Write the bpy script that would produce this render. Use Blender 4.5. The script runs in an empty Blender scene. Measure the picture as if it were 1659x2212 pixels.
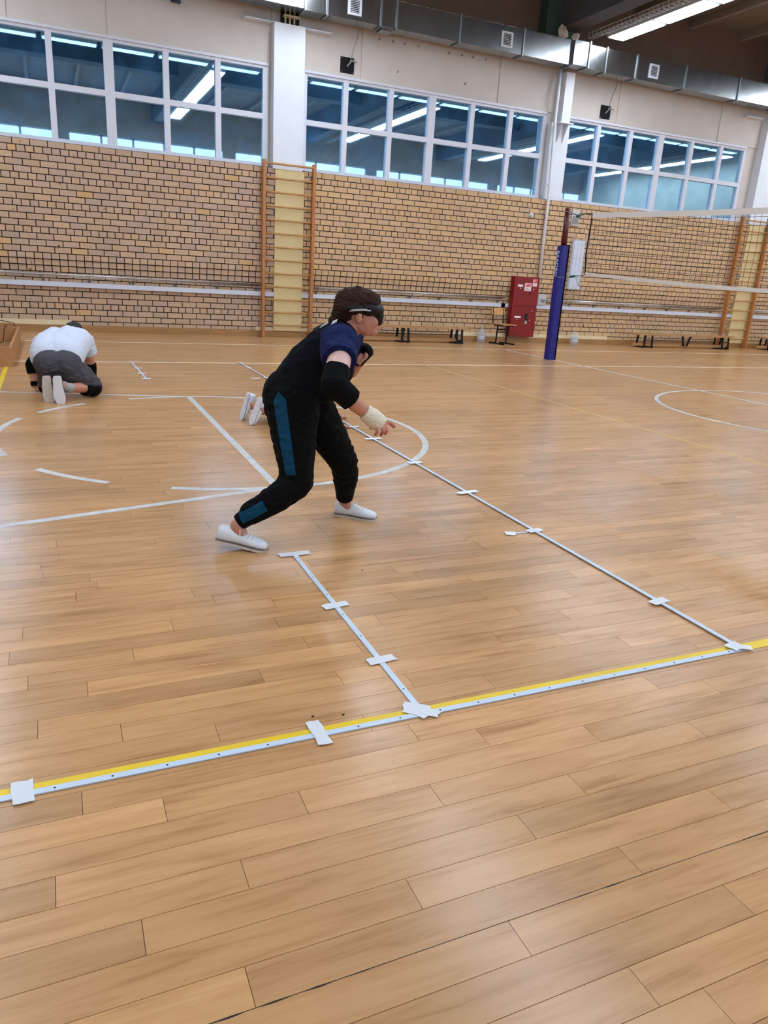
import bpy, bmesh, math, random
from mathutils import Vector, Matrix, noise
random.seed(7)
R = math.radians
sc = bpy.context.scene
C = sc.collection

# ------------------------------------------------------------------ camera
CAM_POS = Vector((0.0, -14.2127, 1.2797)); YAW, PITCH, ROLL, FPX = 0.428503, 0.313815, 0.062049, 1577.58
fw = Vector((math.sin(YAW)*math.cos(PITCH), math.cos(YAW)*math.cos(PITCH), -math.sin(PITCH)))
r0 = Vector((math.cos(YAW), -math.sin(YAW), 0)); u0 = r0.cross(fw)
cr = r0*math.cos(ROLL) + u0*math.sin(ROLL); cu = -r0*math.sin(ROLL) + u0*math.cos(ROLL)
cd = bpy.data.cameras.new('camera'); cam = bpy.data.objects.new('camera', cd); C.objects.link(cam)
M = Matrix((cr, cu, -fw)).transposed().to_4x4(); M.translation = CAM_POS; cam.matrix_world = M
cd.sensor_fit = 'VERTICAL'; cd.sensor_height = 36.0; cd.sensor_width = 27.0; cd.lens = FPX/2212*36.0
cd.clip_start = 0.05; cd.clip_end = 200
sc.camera = cam
def px_of(p):
    d = Vector(p)-CAM_POS; z = d.dot(fw)
    if z < 0.05: return None
    return (829.5+FPX*d.dot(cr)/z, 1106-FPX*d.dot(cu)/z, z)

# ------------------------------------------------------------------ world, light levels, exposure
w = bpy.data.worlds.new('world'); sc.world = w; w.use_nodes = True
w.node_tree.nodes['Background'].inputs[0].default_value = (0.55, 0.72, 1.0, 1); w.node_tree.nodes['Background'].inputs[1].default_value = 1.0
DAYLIGHT = 1.8      # emission of the daylit glazing in the wall behind the camera
TUBES = 30.0         # emission of the fluorescent diffusers
sc.cycles.use_adaptive_sampling = True; sc.cycles.adaptive_threshold = 0.08; sc.cycles.max_bounces = 6; sc.cycles.diffuse_bounces = 3; sc.cycles.glossy_bounces = 3; sc.cycles.transmission_bounces = 2; sc.cycles.transparent_max_bounces = 8
sc.view_settings.view_transform = 'Standard'; sc.view_settings.look = 'None'
sc.view_settings.exposure = 0.12; sc.view_settings.gamma = 1.0; sc.view_settings.use_curve_mapping = False

# ------------------------------------------------------------------ materials
def lin(c): return tuple(((v/255.0)/12.92 if v/255.0 <= .04045 else ((v/255.0+.055)/1.055)**2.4) for v in c)
def new_mat(name):
    m = bpy.data.materials.new(name); m.use_nodes = True
    return m, m.node_tree, m.node_tree.nodes['Principled BSDF']
def mat(name, rgb, rough=0.55, metal=0.0, spec=0.5, var=0.0, scale=8.0, bump=0.0, emit=0.0, alpha=1.0, stretch=None, sheen=0.0):
    m, t, b = new_mat(name); c = lin(rgb); N, L = t.nodes, t.links
    b.inputs['Base Color'].default_value = (*c, 1); b.inputs['Roughness'].default_value = rough
    b.inputs['Metallic'].default_value = metal; b.inputs['Specular IOR Level'].default_value = spec
    if sheen: b.inputs['Sheen Weight'].default_value = sheen
    if emit:
        b.inputs['Emission Color'].default_value = (*c, 1); b.inputs['Emission Strength'].default_value = emit
    if alpha < 1: b.inputs['Alpha'].default_value = alpha
    if var or bump:
        tc = N.new('ShaderNodeTexCoord'); nz = N.new('ShaderNodeTexNoise'); nz.inputs['Scale'].default_value = scale; nz.inputs['Detail'].default_value = 3
        src = tc.outputs['Object']
        if stretch:
            mp = N.new('ShaderNodeMapping'); mp.inputs['Scale'].default_value = stretch; L.new(src, mp.inputs['Vector']); src = mp.outputs[0]
        L.new(src, nz.inputs['Vector'])
        if var:
            rp = N.new('ShaderNodeMapRange'); rp.inputs['From Min'].default_value = .3; rp.inputs['From Max'].default_value = .7
            rp.inputs['To Min'].default_value = 1-var; rp.inputs['To Max'].default_value = 1+var; L.new(nz.outputs['Fac'], rp.inputs['Value'])
            mx = N.new('ShaderNodeVectorMath'); mx.operation = 'SCALE'; mx.inputs[0].default_value = c
            L.new(rp.outputs[0], mx.inputs['Scale']); L.new(mx.outputs[0], b.inputs['Base Color'])
        if bump:
            bp = N.new('ShaderNodeBump'); bp.inputs['Strength'].default_value = bump; bp.inputs['Distance'].default_value = .02
            L.new(nz.outputs['Fac'], bp.inputs['Height']); L.new(bp.outputs[0], b.inputs['Normal'])
    return m
def tint_source(t, per_object):
    N = t.nodes
    if per_object:
        o = N.new('ShaderNodeObjectInfo'); return o.outputs['Color']
    a = N.new('ShaderNodeAttribute'); a.attribute_name = 'tint'; return a.outputs['Color']
def plank_mat(name, per_object):
    """printed wood vinyl: tint.r = plank shade, tint.g = plank seed"""
    m, t, b = new_mat(name); N, L = t.nodes, t.links
    col = tint_source(t, per_object); sp = N.new('ShaderNodeSeparateColor'); L.new(col, sp.inputs[0])
    geo = N.new('ShaderNodeNewGeometry'); cx = N.new('ShaderNodeCombineXYZ')
    k = N.new('ShaderNodeMath'); k.operation = 'MULTIPLY'; k.inputs[1].default_value = 37.0; L.new(sp.outputs[1], k.inputs[0])
    L.new(k.outputs[0], cx.inputs[2])
    ad = N.new('ShaderNodeVectorMath'); L.new(geo.outputs['Position'], ad.inputs[0]); L.new(cx.outputs[0], ad.inputs[1])
    mp = N.new('ShaderNodeMapping'); mp.inputs['Scale'].default_value = (3.4, 40.0, 3.0); L.new(ad.outputs[0], mp.inputs[0])
    n1 = N.new('ShaderNodeTexNoise'); n1.inputs['Scale'].default_value = 1.0; n1.inputs['Detail'].default_value = 4; n1.inputs['Roughness'].default_value = .6; n1.inputs['Distortion'].default_value = .7
    L.new(mp.outputs[0], n1.inputs[0])
    mp2 = N.new('ShaderNodeMapping'); mp2.inputs['Scale'].default_value = (1.6, 9.0, 1.0); L.new(ad.outputs[0], mp2.inputs[0])
    n2 = N.new('ShaderNodeTexNoise'); n2.inputs['Scale'].default_value = 1.7; n2.inputs['Detail'].default_value = 3; L.new(mp2.outputs[0], n2.inputs[0])
    rp = N.new('ShaderNodeValToRGB'); e = rp.color_ramp.elements
    e[0].position = .30; e[0].color = (*lin((158, 111, 69)), 1); e[1].position = .62; e[1].color = (*lin((198, 151, 104)), 1)
    mid = e.new(.46); mid.color = (*lin((186, 139, 92)), 1)
    mixf = N.new('ShaderNodeMath'); mixf.operation = 'MULTIPLY_ADD'; mixf.inputs[1].default_value = .55; L.new(n1.outputs['Fac'], mixf.inputs[0])
    h2 = N.new('ShaderNodeMath'); h2.operation = 'MULTIPLY'; h2.inputs[1].default_value = .45; L.new(n2.outputs['Fac'], h2.inputs[0]); L.new(h2.outputs[0], mixf.inputs[2])
    L.new(mixf.outputs[0], rp.inputs[0])
    sh = N.new('ShaderNodeMapRange'); sh.inputs['To Min'].default_value = .84; sh.inputs['To Max'].default_value = 1.16; L.new(sp.outputs[0], sh.inputs[0])
    # worn, slightly dirty patches with their own shape
    n3 = N.new('ShaderNodeTexNoise'); n3.inputs['Scale'].default_value = .9; n3.inputs['Detail'].default_value = 3; L.new(geo.outputs['Position'], n3.inputs[0])
    r3 = N.new('ShaderNodeMapRange'); r3.inputs['From Min'].default_value = .3; r3.inputs['From Max'].default_value = .7; r3.inputs['To Min'].default_value = .93; r3.inputs['To Max'].default_value = 1.05; L.new(n3.outputs['Fac'], r3.inputs[0])
    mm = N.new('ShaderNodeMath'); mm.operation = 'MULTIPLY'; L.new(sh.outputs[0], mm.inputs[0]); L.new(r3.outputs[0], mm.inputs[1])
    sc_ = N.new('ShaderNodeVectorMath'); sc_.operation = 'SCALE'; L.new(rp.outputs[0], sc_.inputs[0]); L.new(mm.outputs[0], sc_.inputs['Scale'])
    L.new(sc_.outputs[0], b.inputs['Base Color'])
    b.inputs['Roughness'].default_value = .25; b.inputs['Specular IOR Level'].default_value = .38
    bp = N.new('ShaderNodeBump'); bp.inputs['Strength'].default_value = .03; bp.inputs['Distance'].default_value = .01; L.new(n1.outputs['Fac'], bp.inputs['Height']); L.new(bp.outputs[0], b.inputs['Normal'])
    return m
def brick_mat(name, per_object):
    """tint.r = hue from grey-pink to yellow, tint.g = shade"""
    m, t, b = new_mat(name); N, L = t.nodes, t.links
    col = tint_source(t, per_object); sp = N.new('ShaderNodeSeparateColor'); L.new(col, sp.inputs[0])
    rp = N.new('ShaderNodeValToRGB'); e = rp.color_ramp.elements
    e[0].position = 0; e[0].color = (*lin((188, 160, 140)), 1); e[1].position = 1; e[1].color = (*lin((205, 163, 108)), 1)
    q = e.new(.45); q.color = (*lin((200, 166, 132)), 1); q = e.new(.8); q.color = (*lin((206, 170, 126)), 1)
    L.new(sp.outputs[0], rp.inputs[0])
    geo = N.new('ShaderNodeNewGeometry'); nz = N.new('ShaderNodeTexNoise'); nz.inputs['Scale'].default_value = 26; nz.inputs['Detail'].default_value = 4; L.new(geo.outputs['Position'], nz.inputs[0])
    n2 = N.new('ShaderNodeTexNoise'); n2.inputs['Scale'].default_value = 9; L.new(geo.outputs['Position'], n2.inputs[0])
    spot = N.new('ShaderNodeMapRange'); spot.inputs['From Min'].default_value = .69; spot.inputs['From Max'].default_value = .76; L.new(n2.outputs['Fac'], spot.inputs[0])
    sh = N.new('ShaderNodeMapRange'); sh.inputs['To Min'].default_value = .93; sh.inputs['To Max'].default_value = 1.06; L.new(sp.outputs[1], sh.inputs[0])
    nv = N.new('ShaderNodeMapRange'); nv.inputs['To Min'].default_value = .88; nv.inputs['To Max'].default_value = 1.12; L.new(nz.outputs['Fac'], nv.inputs[0])
    mm = N.new('ShaderNodeMath'); mm.operation = 'MULTIPLY'; L.new(sh.outputs[0], mm.inputs[0]); L.new(nv.outputs[0], mm.inputs[1])
    sv = N.new('ShaderNodeVectorMath'); sv.operation = 'SCALE'; L.new(rp.outputs[0], sv.inputs[0]); L.new(mm.outputs[0], sv.inputs['Scale'])
    mx = N.new('ShaderNodeMix'); mx.data_type = 'RGBA'; L.new(spot.outputs[0], mx.inputs[0]); L.new(sv.outputs[0], mx.inputs[6]); mx.inputs[7].default_value = (*lin((150, 98, 48)), 1)
    L.new(mx.outputs[2], b.inputs['Base Color']); b.inputs['Roughness'].default_value = .6; b.inputs['Specular IOR Level'].default_value = .3
    return m
def wood_mat(name, rgb, dark=.75, rough=.45, axis=(4, 30, 30)):
    m, t, b = new_mat(name); N, L = t.nodes, t.links
    tc = N.new('ShaderNodeTexCoord'); mp = N.new('ShaderNodeMapping'); mp.inputs['Scale'].default_value = axis; L.new(tc.outputs['Object'], mp.inputs[0])
    nz = N.new('ShaderNodeTexNoise'); nz.inputs['Scale'].default_value = 1; nz.inputs['Detail'].default_value = 3; L.new(mp.outputs[0], nz.inputs[0])
    rp = N.new('ShaderNodeValToRGB'); c = lin(rgb); e = rp.color_ramp.elements
    e[0].position = .35; e[0].color = (*[v*dark for v in c], 1); e[1].position = .65; e[1].color = (*c, 1)
    L.new(nz.outputs['Fac'], rp.inputs[0]); L.new(rp.outputs[0], b.inputs['Base Color']); b.inputs['Roughness'].default_value = rough
    return m
def clear_mat(name, rgb, mixv, rough=.1):
    m, t, b = new_mat(name); N, L = t.nodes, t.links
    b.inputs['Base Color'].default_value = (*lin(rgb), 1); b.inputs['Roughness'].default_value = rough
    tr = N.new('ShaderNodeBsdfTransparent'); mx = N.new('ShaderNodeMixShader'); mx.inputs[0].default_value = mixv
    L.new(tr.outputs[0], mx.inputs[1]); L.new(b.outputs[0], mx.inputs[2]); L.new(mx.outputs[0], N['Material Output'].inputs[0])
    return m
MT = {
 'plank': plank_mat('wood_vinyl_plank', True), 'plank_far': plank_mat('wood_vinyl_far', False),
 'groove': mat('floor_groove', (92, 62, 38), .6), 'seam': mat('floor_seam_dirt', (30, 22, 18), .8, var=.5, scale=40),
 'brick': brick_mat('beige_brick', True), 'brick_far': brick_mat('beige_brick_far', False),
 'mortar': mat('dark_mortar', (54, 37, 26), .9, var=.2, scale=30),
 'plaster': mat('upper_plaster', (206, 196, 188), .7, var=.03, scale=3), 'brown_wall': mat('brown_cladding', (108, 84, 70), .7, var=.08, scale=4),
 'white': mat('white_paint', (222, 226, 232), .5, var=.02, scale=4), 'upvc': mat('white_frame', (214, 216, 226), .35),
 'cream': mat('cream_paint', (224, 202, 148), .55, var=.04, scale=5), 'cream2': mat('cream_board', (226, 208, 168), .55, var=.04, scale=5),
 'ceiling': mat('ceiling_slab', (124, 115, 110), .85, var=.1, scale=2), 'rib': mat('ceiling_rib', (140, 130, 122), .85),
 'beam': mat('ceiling_beam', (84, 84, 92), .8, var=.1, scale=3), 'beam_dark': mat('dark_steel_beam', (42, 44, 50), .7), 'green': mat('green_paint', (62, 84, 70), .7),
 'end_wall': mat('end_wall_paint', (176, 166, 150), .7), 'front_wall': mat('opposite_wall_paint', (188, 178, 170), .7, var=.12, scale=1.5),
 'zinc': mat('galvanised_duct', (150, 152, 152), .24, 1.0, var=.12, scale=3.5, stretch=(2, 1, 1)), 'zinc_edge': mat('galvanised_flange', (150, 156, 160), .42, 1.0),
 'black_slot': mat('vent_dark', (14, 13, 13), .8), 'foam': mat('sealing_foam', (186, 172, 156), .9, var=.15, scale=30, bump=.4),
 'ladder': wood_mat('varnished_pine', (190, 124, 66), .78, .4, (30, 30, 4)), 'rung': wood_mat('rung_beech', (200, 152, 96), .85, .4, (5, 30, 30)),
 'board': wood_mat('baseboard_pine', (172, 126, 74), .75, .45, (3, 30, 40)), 'ply': wood_mat('plywood_panel', (186, 132, 84), .86, .5, (20, 3, 20)),
 'benchwood': wood_mat('bench_pine', (190, 142, 92), .85, .45, (3, 30, 30)), 'chairwood': wood_mat('chair_ply', (206, 152, 92), .88, .4),
 'black': mat('black_metal', (10, 10, 12), .5, spec=.25), 'chrome': mat('steel_rail', (190, 188, 188), .3, 1.0), 'grey_metal': mat('grey_bracket', (120, 118, 120), .5, .5),
 'trunk': mat('white_trunking', (214, 220, 234), .45), 'red': mat('red_enamel', (128, 2, 7), .35, var=.06, scale=3), 'red_dark': mat('red_inner', (92, 4, 8), .4),
 'sticker': mat('sticker_white', (236, 226, 226), .5), 'sticker_pink': mat('sticker_pink', (232, 150, 156), .5), 'print_red': mat('print_red', (190, 26, 44), .5), 'print_grey': mat('print_grey', (150, 140, 146), .5),
 'navy_pad': mat('blue_vinyl_pad', (8, 12, 116), .42), 'maroon': mat('maroon_steel', (82, 14, 18), .35), 'letter': mat('pad_letters', (196, 206, 232), .5),
 'net': mat('net_cord', (24, 22, 24), .8), 'net_tape': mat('net_tape', (214, 208, 202), .75), 'rope': mat('green_rope', (30, 92, 78), .7), 'cable': mat('cable', (22, 18, 18), .6), 'wire_grey': mat('grey_cable', (150, 146, 142), .6),
 'line': mat('court_line_white', (196, 194, 190), .5, var=.14, scale=14), 'line_thin': mat('court_line_cream', (244, 226, 196), .5, var=.05, scale=9), 'line_yellow': mat('court_line_yellow', (226, 190, 20), .45, var=.05, scale=9), 'line_pale': mat('court_line_faint_yellow', (196, 158, 82), .5, var=.1, scale=20),
 'strip': mat('white_plastic_strip', (192, 204, 218), .4), 'tape': clear_mat('paper_tape', (232, 234, 238), .74, .6), 'tape_w': mat('white_tape', (226, 230, 236), .6),
 'skin': mat('skin', (192, 132, 110), .5, var=.05, scale=20), 'skin_pale': mat('skin_pale', (222, 178, 166), .5, var=.04, scale=20), 'skin_tan': mat('skin_tan', (196, 132, 108), .5, var=.05, scale=20), 'finger': mat('red_fingertips', (176, 92, 84), .5),
 'hair': mat('dark_brown_hair', (50, 29, 20), .75, spec=.15, var=.4, scale=90, bump=.6, stretch=(1, 1, .3)), 'hair_black': mat('black_hair', (14, 11, 11), .6, var=.3, scale=60, bump=.4),
 'shirt_black': mat('black_shirt', (8, 9, 18), .9, spec=.15, var=.2, scale=12, bump=.25), 'shirt_navy': mat('navy_sleeve', (15, 25, 70), .85, spec=.2, var=.25, scale=60), 'pants': mat('black_trousers', (5, 5, 7), .9, spec=.15, var=.2, scale=12, bump=.3),
 'teal': mat('teal_panel', (13, 62, 88), .8, spec=.2, var=.1, scale=30, bump=.1), 'pad_black': mat('black_pad', (4, 4, 6), .9, spec=.15), 'mask': mat('black_eyeshade', (5, 5, 7), .6, spec=.3), 'elastic': mat('grey_elastic', (190, 188, 188), .6),
 'bandage': mat('cream_bandage', (222, 210, 186), .85, var=.06, scale=40, bump=.3, stretch=(1, 1, 6)), 'shoe': mat('white_leather', (222, 226, 232), .45, var=.03, scale=20), 'sole': mat('shoe_sole', (206, 198, 190), .6, var=.06, scale=30), 'sole_line': mat('sole_edge', (120, 96, 86), .6), 'lace': mat('lace', (206, 200, 190), .7),
 'tee': mat('white_tshirt', (206, 212, 226), .85, var=.02, scale=12, bump=.2), 'shorts': mat('grey_shorts', (76, 74, 80), .9, spec=.2, var=.15, scale=9, bump=.35), 'sock': mat('grey_sock', (158, 156, 152), .85), 'shoe_black': mat('black_shoe', (12, 12, 14), .6),
 'clearplastic': clear_mat('clear_plastic', (214, 224, 232), .28, .08), 'blue_label': mat('bottle_label', (190, 198, 206), .5), 'enamel': mat('lamp_box_white', (206, 216, 232), .3), 'cage': mat('cage_wire', (214, 196, 178), .5), 'greybox': mat('grey_plastic', (196, 196, 194), .5),
 'lamp': mat('lamp_diffuser', (228, 240, 255), .5, emit=TUBES), 'day': mat('daylit_glazing', (222, 238, 255), .4, emit=DAYLIGHT), 'glow_bar': mat('glowing_bar', (196, 226, 255), .5, emit=3.0), 'lamp_body': mat('lamp_housing', (196, 198, 200), .5), 'dark_blue': mat('camera_housing', (26, 34, 60), .4),
}
def glass_mat():
    m, t, b = new_mat('blue_reflective_glass')
    b.inputs['Base Color'].default_value = (.42, .74, 1.0, 1); b.inputs['Metallic'].default_value = 1.0; b.inputs['Roughness'].default_value = .015
    N, L = t.nodes, t.links; df = N.new('ShaderNodeBsdfDiffuse'); df.inputs[0].default_value = (.07, .24, .50, 1)      # dusty smudges; blue also painted in to brighten the dim reflections
    geo = N.new('ShaderNodeNewGeometry'); nz = N.new('ShaderNodeTexNoise'); nz.inputs['Scale'].default_value = 2.2; nz.inputs['Detail'].default_value = 4; nz.inputs['Roughness'].default_value = .65; L.new(geo.outputs['Position'], nz.inputs[0])
    mr = N.new('ShaderNodeMapRange'); mr.inputs['From Min'].default_value = .42; mr.inputs['From Max'].default_value = .72; mr.inputs['To Min'].default_value = .12; mr.inputs['To Max'].default_value = .34; L.new(nz.outputs['Fac'], mr.inputs[0])
    mx = N.new('ShaderNodeMixShader'); L.new(mr.outputs[0], mx.inputs[0]); L.new(b.outputs[0], mx.inputs[1]); L.new(df.outputs[0], mx.inputs[2]); L.new(mx.outputs[0], N['Material Output'].inputs[0])
    return m
MT['glass'] = glass_mat()
def striped(m):
    t = m.node_tree; b = t.nodes['Principled BSDF']; a = t.nodes.new('ShaderNodeAttribute'); a.attribute_name = 'stripe'
    g = t.nodes.new('ShaderNodeMath'); g.operation = 'GREATER_THAN'; g.inputs[1].default_value = 0; t.links.new(a.outputs['Fac'], g.inputs[0])
    mx = t.nodes.new('ShaderNodeMix'); mx.data_type = 'RGBA'; t.links.new(g.outputs[0], mx.inputs[0]); old = b.inputs['Base Color'].links[0].from_socket
    t.links.new(old, mx.inputs[6]); mx.inputs[7].default_value = (*lin((13, 62, 88)), 1); t.links.new(mx.outputs[2], b.inputs['Base Color'])
striped(MT['pants'])

# ------------------------------------------------------------------ mesh helpers
def box(bm, x0, x1, y0, y1, z0, z1):
    v = [bm.verts.new(p) for p in ((x0,y0,z0),(x1,y0,z0),(x1,y1,z0),(x0,y1,z0),(x0,y0,z1),(x1,y0,z1),(x1,y1,z1),(x0,y1,z1))]
    return [bm.faces.new([v[i] for i in f]) for f in ((3,2,1,0),(4,5,6,7),(0,1,5,4),(1,2,6,5),(2,3,7,6),(3,0,4,7))]
def frame_of(d):
    d = d.normalized(); a = Vector((0,0,1)) if abs(d.z) < .9 else Vector((1,0,0))
    u = d.cross(a).normalized(); return u, d.cross(u)
def tube(bm, pts, r, seg=8, caps=True):
    """tube along a polyline; r a number or list"""
    pts = [Vector(p) for p in pts]; n = len(pts); rs = r if isinstance(r, (list, tuple)) else [r]*n; rings = []
    for i, p in enumerate(pts):
        d = (pts[min(i+1, n-1)]-pts[max(i-1, 0)])
        u, v = frame_of(d)
        rings.append([bm.verts.new(p+(u*math.cos(2*math.pi*k/seg)+v*math.sin(2*math.pi*k/seg))*rs[i]) for k in range(seg)])
    for a, b in zip(rings, rings[1:]):
        for k in range(seg): bm.faces.new((a[k], a[(k+1) % seg], b[(k+1) % seg], b[k]))
    if caps: bm.faces.new(rings[0][::-1]); bm.faces.new(rings[-1])
def obox(bm, p0, p1, wv, tv):
    """box along p0-p1 with half-width vector wv and half-thickness vector tv"""
    p0, p1, wv, tv = map(Vector, (p0, p1, wv, tv))
    q = [p0-wv-tv, p0+wv-tv, p0+wv+tv, p0-wv+tv]; v = [bm.verts.new(p) for p in q+[p+(p1-p0) for p in q]]
    for f in ((3,2,1,0),(4,5,6,7),(0,1,5,4),(1,2,6,5),(2,3,7,6),(3,0,4,7)): bm.faces.new([v[i] for i in f])
def prism(bm, poly, z0, z1):
    a = [bm.verts.new((x, y, z0)) for x, y in poly]; b = [bm.verts.new((x, y, z1)) for x, y in poly]; n = len(poly)
    bm.faces.new(a[::-1]); bm.faces.new(b)
    for k in range(n): bm.faces.new((a[k], a[(k+1) % n], b[(k+1) % n], b[k]))
def ball(bm, c, r, sub=2, mtx=None):
    s = Matrix.Diagonal((*( r if isinstance(r, (tuple, list)) else (r, r, r)), 1))
    bmesh.ops.create_icosphere(bm, subdivisions=sub, radius=1, matrix=Matrix.Translation(Vector(c)) @ (mtx.to_4x4() if mtx else Matrix.Identity(4)) @ s)
def wpos(o):
    return o.location if o.parent is None else wpos(o.parent)+o.location
def obj(name, bm, m, parent=None, smooth=False, origin=None, local=False, bevel=0):
    """one mesh object; vertices given in world space (or the parent's space when local)"""
    bmesh.ops.recalc_face_normals(bm, faces=bm.faces[:])
    if bevel: bmesh.ops.bevel(bm, geom=bm.edges[:], offset=bevel, segments=2, affect='EDGES', clamp_overlap=True)
    me = bpy.data.meshes.new(name); o = bpy.data.objects.new(name, me); C.objects.link(o)
    if not local:
        if parent is not None: off = wpos(parent)
        elif origin is not None: off = Vector(origin)
        else:
            xs = [v.co for v in bm.verts]; off = Vector(((min(v.x for v in xs)+max(v.x for v in xs))/2, (min(v.y for v in xs)+max(v.y for v in xs))/2, min(v.z for v in xs)))
        bmesh.ops.translate(bm, verts=bm.verts[:], vec=-off)
        if parent is None: o.location = off
    o.parent = parent
    if smooth:
        for f in bm.faces: f.smooth = True
    bm.to_mesh(me); bm.free(); me.materials.append(MT[m] if isinstance(m, str) else m)
    return o
def B(): return bmesh.new()
def boxes(name, m, bs, parent=None, **k):
    bm = B()
    for b in bs: box(bm, *b)
    return obj(name, bm, m, parent, **k)
def tag(o, label=None, cat=None, group=None, kind=None):
    if label: o['label'] = label
    if cat: o['category'] = cat
    if group: o['group'] = group
    if kind: o['kind'] = kind
    return o
def thing(name, label, cat, loc=(0,0,0), group=None, rz=0.0):
    o = bpy.data.objects.new(name, None); C.objects.link(o); o.location = loc; o.rotation_euler = (0, 0, rz); o.empty_display_size = .1
    return tag(o, label, cat, group)
def struct(o, label=None): return tag(o, label, kind='structure')
def copy_tree(o, parent=None):
    c = o.copy(); C.objects.link(c); c.parent = parent
    for ch in list(o.children): copy_tree(ch, c)
    return c
def text_mesh(name, s, size, m, parent, mtx, depth=.002):
    cu_ = bpy.data.curves.new(name, 'FONT'); cu_.body = s; cu_.size = size; cu_.extrude = depth; cu_.align_x = 'CENTER'; cu_.align_y = 'CENTER'
    t = bpy.data.objects.new(name+'_src', cu_); C.objects.link(t); bpy.context.view_layer.update()
    me = bpy.data.meshes.new_from_object(t.evaluated_get(bpy.context.evaluated_depsgraph_get())); bpy.data.objects.remove(t); bpy.data.curves.remove(cu_)
    me.materials.clear(); me.materials.append(MT[m]); me.transform(mtx)
    o = bpy.data.objects.new(name, me); C.objects.link(o); o.parent = parent
    return o

# ------------------------------------------------------------------ setting: sizes
XL, XR, YF, ZC = -5.5, 23.6, -16.6, 6.95       # left wall, right wall, wall behind the camera, ceiling
YU = 0.20                                       # plane of the upper wall and the windows (brickwork face is y = 0)
ZTOP, CRS, BP = 3.013, 0.10112, 0.26            # top of brickwork, course height, brick pitch

# ------------------------------------------------------------------ floor of wood-look planks
floor = struct(boxes('floor', 'groove', [(XL-.2, XR+.2, YF-.2, YU+.2, -.12, -.0035)]), 'wood-look plank floor of the sports hall')
PW, PL = 0.089, 0.908; ROW0 = -13.247
known = {7: -.021, 6: .164, 5: .491, 4: -.083, 3: .300, 2: .076, 1: .631, 0: .247, -1: .787, -2: .401, -3: .047}
planks = []
for n in range(int((YF-ROW0)/PW)-1, int((0.1-ROW0)/PW)+1):
    y0 = ROW0+n*PW; y1 = y0+PW
    if y1 > .05 or y0 < YF: continue
    off = known.get(n, random.random()*PL)
    i = math.floor((XL-off)/PL)
    while off+i*PL < XR:
        x0, x1 = max(off+i*PL, XL), min(off+(i+1)*PL, XR)
        if x1-x0 > .02:
            sh = min(1, max(0, random.gauss(.5, .23)))
            area = 0
            q = px_of(((x0+x1)/2, (y0+y1)/2, 0))
            full = x1-x0 > PL-.001
            if full and q and -40 < q[0] < 1700 and 700 < q[1] < 2240: area = 1/q[2]**3
            planks.append((area, x0, x1, y0, y1, sh, random.random()))
        i += 1
planks.sort(key=lambda p: -p[0])
bm = B(); g = .0007
box(bm, g, PL-g, g, PW-g, -.003, 0)
plank_me = bpy.data.meshes.new('plank'); bm.to_mesh(plank_me); bm.free(); plank_me.materials.append(MT['plank'])
fl = wpos(floor)
for a, x0, x1, y0, y1, sh, sd in planks[:300]:
    o = bpy.data.objects.new('plank', plank_me); C.objects.link(o); o.parent = floor; o.location = Vector((x0, y0, 0))-fl; o.color = (sh, sd, 0, 1)
bm = B(); cl = bm.loops.layers.float_color.new('tint')
for a, x0, x1, y0, y1, sh, sd in planks[300:]:
    for f in box(bm, x0+g, x1-g, y0+g, y1-g, -.003, 0):
        for l in f.loops: l[cl] = (sh, sd, 0, 1)
tag(obj('planks_beyond', bm, 'plank_far', floor), 'wood-look planks further off', kind='stuff')
# dirty seam where two sheets of flooring meet
bm = B(); pr = None; k = 0; x = -.6
while x < 3.4:
    b_ = max(0, noise.noise(Vector((x*2.1, 3, 0)))+.08)*max(0, noise.noise(Vector((x*23, 7, 0)))+.35); wd = .0007+.0085*b_
    a_ = [bm.verts.new((x, ROW0-wd*1.3, .0004)), bm.verts.new((x, ROW0+wd*.5, .0004))]
    if pr: bm.faces.new((pr[0], a_[0], a_[1], pr[1]))
    pr = a_; x += .006
tag(obj('flooring_seam', bm, 'seam', floor), 'dark dirty flooring seam')

for p, q in (((1.905, -10.60), (1.905, -11.335)), ((1.20, -10.64), (1.20, -10.98)), ((1.905, -11.335), (1.20, -11.335))):
    bm = B(); p, q = Vector((*p, .0004)), Vector((*q, .0004)); d = (q-p).normalized(); n_ = Vector((-d.y, d.x, 0))*.0013; v = [bm.verts.new(c) for c in (p-n_, q-n_, q+n_, p+n_)]; bm.faces.new(v); obj('flooring_seam', bm, 'groove', floor)
# painted court lines (parts of the floor)
def flat(name, m, quads, label=None, z=.0006):
    bm = B()
    for q in quads:
        v = [bm.verts.new((x, y, z)) for x, y in q]; f = bm.faces.new(v)
    o = obj(name, bm, m, floor)
    if label: o['label'] = label
    return o
def hline(m, x0, x1, y, w_, label, z=.0006): return flat('court_line', m, [[(x0, y-w_/2), (x1, y-w_/2), (x1, y+w_/2), (x0, y+w_/2)]], label, z)
def vline(m, x, y0, y1, w_, label, z=.0006): return flat('court_line', m, [[(x-w_/2, y0), (x+w_/2, y0), (x+w_/2, y1), (x-w_/2, y1)]], label, z)
def arc(m, cx, cy, r, w_, a0, a1, label, n=48, z=.0007):
    q = []
    for i in range(n):
        t0, t1 = R(a0+(a1-a0)*i/n), R(a0+(a1-a0)*(i+1)/n); ri, ro = r-w_/2, r+w_/2
        q.append([(cx+ri*math.cos(t0), cy+ri*math.sin(t0)), (cx+ro*math.cos(t0), cy+ro*math.sin(t0)), (cx+ro*math.cos(t1), cy+ro*math.sin(t1)), (cx+ri*math.cos(t1), cy+ri*math.sin(t1))])
    return flat('court_line', m, q, label, z)
hline('line_thin', -.42, 22.0, -1.57, .055, 'thin cream sideline near the brick wall')
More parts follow.
